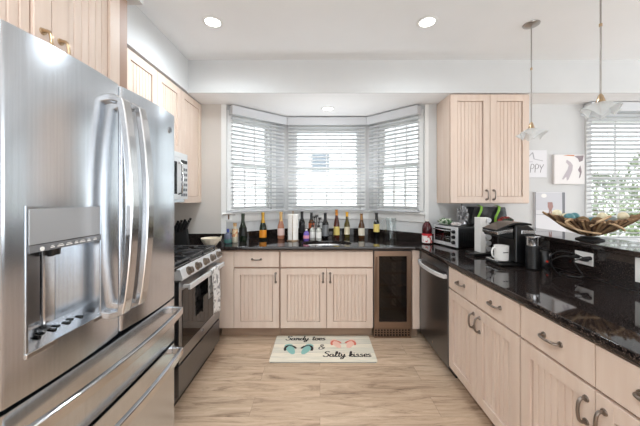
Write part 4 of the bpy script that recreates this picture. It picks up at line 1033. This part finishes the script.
cord([(1.566, 1.718, 1.013), (1.545, 1.73, 1.0), (1.56, 1.72, 0.96), (1.545, 1.67, 0.925), (1.50, 1.70, 0.9165), (1.50, 1.78, 0.9165), (1.565, 1.83, 0.9165)], 'lower black cord hanging in a loose loop down to the counter', (1.6005, 1.702, 1.0155))

# driftwood bowl on the ledge
BX, BY, BZ = 1.735, 1.83, 1.1175
ba = math.atan2(-0.22, 0.40)
t = thing('driftwood_bowl', 'wide boat shaped driftwood bowl on the raised granite ledge', 'bowl', (BX, BY, BZ), ba)
bark = noisy('bark', (78, 56, 40), (164, 130, 96), scale=(1, 1, 1), nscale=22, rough=0.8, bump=1.0, detail=8, lo=0.3, hi=0.7)
bm = bmesh.new(); n = 160; R = 14; rings = []
for i in range(R+1):
    u = i/R; ring = []
    for k in range(n):
        a = 2*PI*k/n; rx = 0.222*(1+0.05*noise.noise(Vector((math.cos(a)*3, math.sin(a)*3, 1)))); ry = 0.135
        rid = 1+(0.05*math.sin(a*19+math.sin(a*3)*2)+0.03*math.sin(a*37))*u*u
        r = u*rid; c, s_ = math.cos(a), math.sin(a)
        x = rx*r*c*(1 if u < 1 else 1); y = ry*r*s_
        z = 0.020+0.108*u**1.35+0.034*(abs(c)**3)*u**2+(0.004*math.sin(a*23+math.sin(a*5))+0.003*math.sin(a*41))*u+0.006*noise.noise(Vector((x*40, y*40, u*3)))*u
        ring.append(bm.verts.new((x, y, z)))
    rings.append(ring)
for a_, b_ in zip(rings[1:], rings[2:]):
    for k in range(n): bm.faces.new((a_[k], a_[(k+1) % n], b_[(k+1) % n], b_[k]))
bm.faces.new(rings[1]); bmesh.ops.delete(bm, geom=rings[0], context='VERTS')
bo = obj('bark_shell', bm, bark, t, smooth=True); md = bo.modifiers.new('s', 'SOLIDIFY'); md.thickness = 0.008; md.offset = -1
bm = bmesh.new(); lathe(bm, [(0.072, 0.0), (0.070, 0.006), (0.050, 0.012), (0.045, 0.019), (0, 0.019)], 28); obj('foot', bm, M['blackm'], t, smooth=True)
darkb = noisy('dark_bark', (60, 42, 30), (104, 78, 56), nscale=30, rough=0.85); tanb = noisy('tan_bark', (134, 104, 74), (176, 144, 106), nscale=30, rough=0.8)
for k in range(26):
    a = PI+PI*(k+0.5)/26+0.03*math.sin(k*5.0); c, s_ = math.cos(a), math.sin(a); pts = []; up = 1.03+0.06*math.sin(k*2.3)
    for i in range(7):
        u = 0.22+(up-0.22)*i/6; pts.append((0.228*u*c*(1+0.02*math.sin(i+k)), 0.141*u*s_, 0.017+0.108*u**1.35+0.034*(abs(c)**3)*u**2))
    bm = bmesh.new(); tube(bm, smoothpts(pts, 2), [0.003+0.0035*min(1, i/6) for i in range(13)], 6); obj('bark_strip', bm, (darkb, tanb, bark)[(k*7) % 3], t, smooth=True)
pale = noisy('pale_vine', (186, 152, 116), (212, 184, 148), nscale=20, rough=0.7)
for (pts) in ([(-0.12, -0.115, 0.135), (-0.145, -0.125, 0.115), (-0.11, -0.11, 0.085), (-0.065, -0.075, 0.055)],
              [(0.03, -0.125, 0.12), (0.07, -0.128, 0.112), (0.11, -0.118, 0.09), (0.13, -0.095, 0.075)],
              [(-0.03, -0.12, 0.095), (0.0, -0.13, 0.12), (0.035, -0.138, 0.145), (0.06, -0.13, 0.16)],
              [(-0.205, -0.02, 0.15), (-0.15, -0.07, 0.10), (-0.06, -0.095, 0.062), (0.03, -0.085, 0.048)]):
    bm = bmesh.new(); tube(bm, smoothpts(pts, 5), 0.007, 8); obj('vine', bm, pale, t, smooth=True, label='pale twisted vine')
balls = [(-0.165, 0.00, 0.027, 'c', 0), (-0.112, -0.048, 0.031, 't', 0), (-0.110, 0.042, 0.031, 'c', 0), (-0.046, -0.058, 0.033, 'b', 0), (-0.045, 0.052, 0.033, 'c', 0), (0.022, -0.060, 0.033, 'b', 0),
         (0.025, 0.052, 0.033, 't', 0), (0.088, -0.048, 0.031, 'g', 0), (0.095, 0.040, 0.031, 't', 0), (0.155, 0.0, 0.027, 'c', 0), (-0.075, -0.003, 0.027, 't', 1), (-0.008, -0.003, 0.028, 'c', 1), (0.060, -0.003, 0.027, 'c', 1)]
bcol = {'t': noisy('teal_ball', (60, 112, 120), (96, 146, 150), nscale=30, rough=0.35), 'c': noisy('cream_ball', (222, 210, 176), (236, 228, 200), nscale=40, rough=0.6),
        'b': noisy('woven_brown_ball', (92, 72, 46), (140, 112, 76), nscale=60, rough=0.8, bump=0.8), 'g': noisy('grey_ball', (104, 116, 116), (150, 156, 150), nscale=30, rough=0.5)}
bl = ['small cream ball at the left tip of the driftwood bowl', 'teal ball at the front left of the driftwood bowl', 'cream ball at the back left of the driftwood bowl',
      'left brown woven ball at the front rim of the driftwood bowl', 'cream ball at the back middle of the driftwood bowl', 'right brown woven ball at the front rim of the driftwood bowl',
      'teal ball at the back, just right of the middle of the bowl', 'grey ball at the front right of the driftwood bowl', 'teal ball at the back right of the driftwood bowl',
      'small cream ball at the right tip of the driftwood bowl', 'teal ball in the middle row of the bowl, toward the left', 'cream ball in the very middle of the bowl', 'cream ball in the middle row of the bowl, toward the right']
def bowl_z(x, y, r):
    best = 0
    for i in range(-3, 4):
        for j in range(-3, 4):
            dx, dy = r*i/3.3, r*j/3.3
            if dx*dx+dy*dy > r*r: continue
            uu = math.hypot((x+dx)/0.222, (y+dy)/0.135); c = abs((x+dx)/0.222)/max(uu, 1e-4)
            zz = 0.020+0.108*uu**1.35+0.034*c**3*uu**2+0.016
            best = max(best, zz+math.sqrt(r*r-dx*dx-dy*dy)) if True else 0
    return best
ca, sa = math.cos(ba), math.sin(ba)
placed = []
for (x, y, r, c, top), lb_ in zip(balls, bl):
    z = bowl_z(x, y, r)
    for (px_, py_, pz_, pr_) in placed:
        d2 = (x-px_)**2+(y-py_)**2; s2 = (r+pr_)**2
        if d2 < s2 and pz_+math.sqrt(s2-d2) > z: z = pz_+math.sqrt(s2-d2)+0.0005
    placed.append((x, y, z, r))
    bm = bmesh.new(); bmesh.ops.create_uvsphere(bm, u_segments=24, v_segments=16, radius=r)
    if c == 'b':
        for v in bm.verts: v.co *= 1+0.02*math.sin(v.co.x*300)*math.sin(v.co.z*300)
    o = obj('decorative_ball', bm, bcol[c], smooth=True); o.location = (BX+x*ca-y*sa, BY+x*sa+y*ca, BZ+z)
    tag(o, lb_, 'ball', 'decorative balls in the driftwood bowl')

# ------------------------------------------------------------ left back corner
t = thing('knife_block', 'black knife block full of black handled knives, beside the range', 'knife block', (-1.36, 2.78, Z), 0.25)
bm = bmesh.new(); pf = [(-0.05, 0), (0.075, 0), (0.055, 0.17), (-0.065, 0.13)]
a = [bm.verts.new((x, -0.05, z)) for x, z in pf]; b = [bm.verts.new((x, 0.05, z)) for x, z in pf]
bm.faces.new(a); bm.faces.new(b[::-1]); [bm.faces.new((a[i], b[i], b[(i+1) % 4], a[(i+1) % 4])) for i in range(4)]
obj('block', bm, M['blackm'], t, bevel=0.004)
for i in range(4):
    for j in range(3):
        u = (i+0.5)/4; x = -0.065+0.12*u; z = 0.13+0.04*u; y = -0.034+j*0.034; d = Vector((0.12+0.08*i, 0.0, 1)).normalized(); p = Vector((x, y, z+0.001)); L_ = 0.075+0.02*((i+j) % 3)
        bm = bmesh.new(); strap(bm, [p, p+d*L_*0.5, p+d*L_+Vector((0.006, 0, 0))], (0.008, 0, 0) if False else (0, 0.008, 0), 0.022); obj('knife_handle', bm, M['black'], t, bevel=0.003)
bm = bmesh.new(); n = 40
t = thing('fluted_bowl', 'small white fluted bowl on the counter behind the range', 'bowl', (-1.075, 2.80, Z), 0)
def fl(r, z, k): a = 2*PI*k/n; rr = r*(1+0.035*math.cos(a*10)); return (rr*math.cos(a), rr*math.sin(a), z)
pr = [(0.045, 0), (0.055, 0.012), (0.078, 0.045), (0.092, 0.082), (0.088, 0.082), (0.073, 0.045), (0.048, 0.012)]
rg_ = [[bm.verts.new(fl(r, z, k)) for k in range(n)] for r, z in pr]
for a, b in zip(rg_, rg_[1:]):
    for k in range(n): bm.faces.new((a[k], a[(k+1) % n], b[(k+1) % n], b[k]))
bm.faces.new(rg_[0][::-1]); bm.faces.new(rg_[-1])
obj('dish', bm, mat('cream_ceramic', (240, 228, 208), 0.3), t, smooth=True)
bm = bmesh.new(); tube(bm, smoothpts([(0.088, 0, 0.083), (0.105, 0, 0.098), (0.09, 0, 0.05)], 4), 0.004, 8); obj('loop', bm, bpy.data.materials['cream_ceramic'], t, smooth=True)

# small bracket at the left of the bay sill
t = thing('sill_hook', 'small white bracket with a brown peg below the left blind', 'hook', (-0.985, 3.062, 1.175), 0)
obj('plate', B((-0.045, 0.05, -0.018, -0.004, -0.03, 0.028)), M['trimw'], t, bevel=0.003)
bm = bmesh.new(); cyl(bm, (0.01, -0.028, -0.018), (0.01, -0.028, 0.03), 0.007); obj('peg', bm, mat('brown_peg', (96, 66, 44), 0.5), t)
bm = bmesh.new(); tube(bm, [(-0.05, -0.024, 0.03), (0.0, -0.024, 0.036), (0.08, -0.026, 0.03)], 0.005, 8); obj('arm', bm, M['nickel'], t, smooth=True)

# ------------------------------------------------------------ rug
RX0, RX1, RY0, RY1 = -0.43, 0.485, 2.385, 2.845
t = thing('kitchen_mat', 'white plank look kitchen mat with flip flops and script lettering on the floor', 'mat', (RX0, RY0, 0.0), 0)
def rug_mat():
    m = mat('mat_planks', (228, 220, 206), 0.8); nt, N, L, b = nodes(m)
    tc = N.new('ShaderNodeTexCoord'); br = N.new('ShaderNodeTexBrick'); br.inputs['Scale'].default_value = 1; br.inputs['Brick Width'].default_value = 2.0; br.inputs['Row Height'].default_value = 0.075
    br.inputs['Mortar Size'].default_value = 0.0018; br.inputs['Color1'].default_value = (*lin((244, 234, 214)), 1); br.inputs['Color2'].default_value = (*lin((226, 220, 204)), 1); br.inputs['Mortar'].default_value = (*lin((170, 168, 160)), 1)
    L.new(tc.outputs['Object'], br.inputs['Vector'])
    mp = N.new('ShaderNodeMapping'); mp.inputs['Scale'].default_value = (2, 22, 1); nz = N.new('ShaderNodeTexNoise'); nz.inputs['Scale'].default_value = 3; nz.inputs['Detail'].default_value = 5
    L.new(tc.outputs['Object'], mp.inputs[0]); L.new(mp.outputs[0], nz.inputs['Vector'])
    cr = N.new('ShaderNodeValToRGB'); cr.color_ramp.elements[0].position = 0.3; cr.color_ramp.elements[0].color = (0.82, 0.84, 0.83, 1); cr.color_ramp.elements[1].position = 0.6; cr.color_ramp.elements[1].color = (1, 1, 1, 1)
    L.new(nz.outputs['Fac'], cr.inputs[0])
    mx = N.new('ShaderNodeMix'); mx.data_type = 'RGBA'; mx.blend_type = 'MULTIPLY'; mx.inputs[0].default_value = 1
    L.new(br.outputs['Color'], mx.inputs[6]); L.new(cr.outputs[0], mx.inputs[7]); L.new(mx.outputs[2], b.inputs['Base Color'])
    return m
RWd, RH = RX1-RX0, RY1-RY0
def rr(w_, h_, r, n=6):
    o = []
    for (cx, cy, a0) in ((w_-r, r, -PI/2), (w_-r, h_-r, 0), (r, h_-r, PI/2), (r, r, PI)):
        for i in range(n+1): a = a0+PI/2*i/n; o.append((cx+r*math.cos(a), cy+r*math.sin(a)))
    return o
obj('mat_body', slab([rr(RWd, RH, 0.02)], 0.001, 0.010), rug_mat(), t, bevel=0.002)
rp = lambda x, y, h: (x, y, 0.0102+h)
ink = mat('script_ink', (46, 38, 34), 0.8)
bm, xe = write('Sandy toes', 0.080, 0.0095, rp, 0.10, 0.365); obj('lettering', bm, ink, t)
bm, xe = write('Salty kisses', 0.082, 0.0095, rp, 0.46, 0.080); obj('lettering', bm, ink, t)
bm, xe = write('&', 0.085, 0.008, rp, 0.415, 0.200); obj('ampersand', bm, mat('grey_ink', (90, 84, 80), 0.8), t)
def sole(cx, cy, s, ang, mt, ms, both=1):
    o = []
    for k in range(28):
        a = 2*PI*k/28; y = math.sin(a); x = math.cos(a)*(0.30+0.09*y-0.05*math.cos(2*a))
        o.append((cx+s*(x*math.cos(ang)-y*0.62*math.sin(ang)), cy+s*(x*math.sin(ang)+y*0.62*math.cos(ang))))
    return o
def flipflops(cx, cy, s, cs, cst, soles=True):
    for sgn in (-1, 1):
        ang = sgn*-0.38; c = cx+sgn*s*0.50
        so = obj('flip_flop_print', slab([sole(c, cy, s, ang, None, None)], 0.0102, 0.0108), cs, t)
        bm = bmesh.new(); R_ = lambda x, y: (c+s*(x*math.cos(ang)-y*math.sin(ang)), cy+s*(x*math.sin(ang)+y*math.cos(ang)))
        ribbon(bm, [(q.x, q.y) for q in smoothpts([R_(-0.34, -0.08), R_(-0.26, 0.22), R_(0, 0.42), R_(0.26, 0.22), R_(0.34, -0.08)], 5)], s*0.11, lambda x, y, h: (x, y, 0.0109+h)); obj('strap_print', bm, cst, so)
flipflops(0.235, 0.205, 0.150, mat('aqua_print', (142, 190, 182), 0.8), ink)
flipflops(0.650, 0.300, 0.135, mat('coral_print', (240, 196, 178), 0.8), mat('coral_strap', (222, 120, 100), 0.8))

# ------------------------------------------------------------ wall art (back wall, y = 3.08)
def canvas(name, x0, x1, z0, z1, th, base, label, cat='picture', edge=None):
    t = thing(name, label, cat, ((x0+x1)/2, YW-0.002, z0), 0)
    w2 = (x1-x0)/2
    bd_ = obj('panel', B((-w2, w2, -th, 0, 0, z1-z0)), base, t, bevel=0.001)
    return t, bd_, w2
def poly(parent, name, pts, m, y, hh=0.0006):
    bm = bmesh.new(); a = [bm.verts.new((x, y, z)) for x, z in pts]; b = [bm.verts.new((x, y-hh, z)) for x, z in pts]; n_ = len(pts)
    bm.faces.new(a); bm.faces.new(b[::-1]); [bm.faces.new((a[i], b[i], b[(i+1) % n_], a[(i+1) % n_])) for i in range(n_)]
    return obj(name, bm, m, parent)
t, p_, w2 = canvas('happy_sign', 2.10, 2.445, 1.605, 1.90, 0.012, mat('sign_white', (226, 226, 230), 0.7), 'white wall sign reading HAPPY, half hidden behind the wall cabinet', 'sign')
sp_ = lambda x, z, h: (x, -0.0122-h, z)
bm, xe = write('HAPPY', 0.085, 0.0045, sp_, -0.115, 0.055, slant=0.08); obj('lettering', bm, mat('sign_ink', (120, 118, 122), 0.7), p_)
bm = bmesh.new()
for (a, b) in (((-0.08, 0.17), (0.02, 0.27)), ((0.02, 0.27), (0.035, 0.20)), ((0.035, 0.20), (0.13, 0.18)), ((0.02, 0.17), (-0.08, 0.17))): ribbon(bm, [a, b], 0.008, sp_)
obj('ribbon_drawing', bm, mat('sign_grey', (176, 176, 182), 0.7), p_)
t, p_, w2 = canvas('bird_canvas', 2.51, 2.835, 1.535, 1.850, 0.032, mat('canvas_white', (234, 231, 230), 0.8), 'white canvas print of a grey bird, left of the dining window')
Hc = 0.315; bdk = mat('bird_grey', (188, 180, 186), 0.8); bdd = mat('bird_dark', (150, 138, 142), 0.8)
yy = -0.0323
poly(p_, 'bird_print', [(-0.03, 0.26), (0.01, 0.235), (0.035, 0.20), (0.03, 0.15), (0.01, 0.10), (-0.01, 0.05), (-0.03, 0.035), (-0.035, 0.08), (-0.07, 0.045), (-0.08, 0.055), (-0.05, 0.11), (-0.02, 0.16), (-0.01, 0.20), (-0.04, 0.235)], bdk, yy)
poly(p_, 'bird_print', [(0.05, 0.30), (0.15, 0.305), (0.14, 0.25), (0.105, 0.235), (0.09, 0.27)], bdd, yy)
poly(p_, 'beak_print', [(-0.07, 0.303), (-0.02, 0.312), (0.05, 0.31), (0.05, 0.297), (-0.02, 0.302)], mat('beak_orange', (206, 140, 96), 0.8), yy)
poly(p_, 'bird_print', [(0.09, 0.15), (0.115, 0.20), (0.13, 0.13), (0.115, 0.075), (0.10, 0.06), (0.11, 0.12)], bdd, yy)
t, p_, w2 = canvas('beach_canvas', 2.310, 2.640, 0.955, 1.448, 0.022, mat('beach_white', (224, 224, 228), 0.8), 'pale beach print with a small figure, behind the left end of the driftwood bowl')
yy = -0.0223; g1 = mat('beach_grey', (190, 192, 198), 0.8); g2 = mat('beach_line', (130, 132, 138), 0.8); r1 = mat('figure_red', (170, 136, 132), 0.8)
poly(p_, 'sky_print', [(-w2+0.006, 0.30), (w2-0.006, 0.30), (w2-0.006, 0.485), (-w2+0.006, 0.485)], mat('beach_sky', (206, 207, 213), 0.8), yy)
poly(p_, 'edge_stripe', [(-w2, 0.0), (-w2+0.008, 0.0), (-w2+0.008, 0.493), (-w2, 0.493)], g2, yy)
poly(p_, 'post_print', [(w2-0.035, 0.16), (w2-0.008, 0.10), (w2-0.008, 0.49), (w2-0.04, 0.49)], g2, yy-0.001)
poly(p_, 'horizon_print', [(-w2+0.01, 0.250), (w2-0.04, 0.238), (w2-0.04, 0.248), (-w2+0.01, 0.258)], g1, yy-0.001)
poly(p_, 'horizon_print', [(-w2+0.01, 0.075), (0.05, 0.06), (0.05, 0.072), (-w2+0.01, 0.092)], g2, yy-0.001)
poly(p_, 'figure_print', [(-0.03, 0.385), (0.02, 0.385), (0.028, 0.335), (0.012, 0.30), (0.014, 0.255), (0.004, 0.255), (-0.002, 0.30), (-0.01, 0.255), (-0.02, 0.255), (-0.014, 0.30), (-0.03, 0.335)], r1, yy-0.002)
poly(p_, 'sun_print', [(-0.07+0.03*math.cos(k*PI/8), 0.455+0.022*math.sin(k*PI/8)) for k in range(16)], M['white'], yy-0.001)

# ------------------------------------------------------------ outside
struct('ground_outside', B((-12, 16, 3.95, 22, -0.45, -0.4)), noisy('pale_gravel', (196, 196, 190), (212, 210, 204), nscale=3, rough=0.95))
hs = thing('neighbour_house', 'pale sided neighbouring house seen through the bay blinds', 'building', (0, 8.0, -0.4))
bm = bmesh.new()
for k in range(34):
    z = 0.19*k; vv = [bm.verts.new(p) for p in ((-5, -0.03, z), (2.6, -0.03, z), (2.6, 0.0, z+0.19), (-5, 0.0, z+0.19))]; bm.faces.new(vv)
box(bm, -5, 2.6, 0.001, 3, 0, 6.46)
obj('siding', bm, mat('white_siding', (232, 234, 236), 0.7), hs)
wf = obj('window', B((-0.30, 0.30, -0.08, -0.031, 2.45, 3.05)), M['trimw'], hs)
obj('pane', B((-0.25, 0.25, -0.085, -0.081, 2.50, 3.00)), mat('house_pane', (120, 130, 142), 0.1), wf)
wf = obj('window', B((-4.2, -3.3, -0.08, -0.031, 1.4, 3.0)), M['trimw'], hs); obj('pane', B((-4.13, -3.37, -0.085, -0.081, 1.47, 2.93)), bpy.data.materials['house_pane'], wf)
bm = bmesh.new(); prism(bm, [(-5.3, -0.3), (2.9, -0.3), (2.9, 3.3), (-5.3, 3.3)], 6.47, 6.6); obj('roof', bm, mat('roof_grey', (130, 130, 132), 0.8), hs)
leafm = noisy('leaf_green', (88, 108, 66), (140, 158, 106), nscale=4, rough=0.6)
stem = mat('trunk', (96, 80, 64), 0.9)
for i, (x, y, r, h, lb_) in enumerate(((6.1, 6.3, 0.85, 2.3, 'leafy green bush outside the dining window, nearer one'), (8.3, 6.9, 0.95, 3.1, 'taller leafy tree outside the dining window, right one'), (4.3, 7.6, 0.75, 1.9, 'leafy bush outside the dining window, left one'))):
    t = thing('garden_bush', lb_, 'bush', (x, y, -0.4)); rnd = random.Random(i)
    bm = bmesh.new()
    for k in range(2200):
        a = rnd.uniform(0, 2*PI); u = rnd.uniform(-1, 1); rr_ = r*rnd.uniform(0.55, 1)*(1+0.2*math.sin(3*a+5*u)); s = math.sqrt(1-u*u)
        c = Vector((rr_*s*math.cos(a), rr_*s*math.sin(a), h*0.55+u*h*0.45)); d = Vector((rnd.uniform(-1, 1), rnd.uniform(-1, 1), rnd.uniform(-1, 1))).normalized(); e = frame_of(d)[0]
        l = rnd.uniform(0.05, 0.09); bm.faces.new([bm.verts.new(c+q) for q in (-d*l, e*l*0.45, d*l, -e*l*0.45)])
    obj('foliage', bm, leafm, t)
    bm = bmesh.new(); tube(bm, [(0, 0, 0), (0.03, 0.02, h*0.5), (0, 0, h*0.8)], [0.07, 0.05, 0.02], 8)
    for k in range(5): a = k*1.26; tube(bm, [(0, 0, h*0.4), (r*0.6*math.cos(a), r*0.6*math.sin(a), h*0.65)], [0.03, 0.01], 6)
    obj('trunk', bm, stem, t)
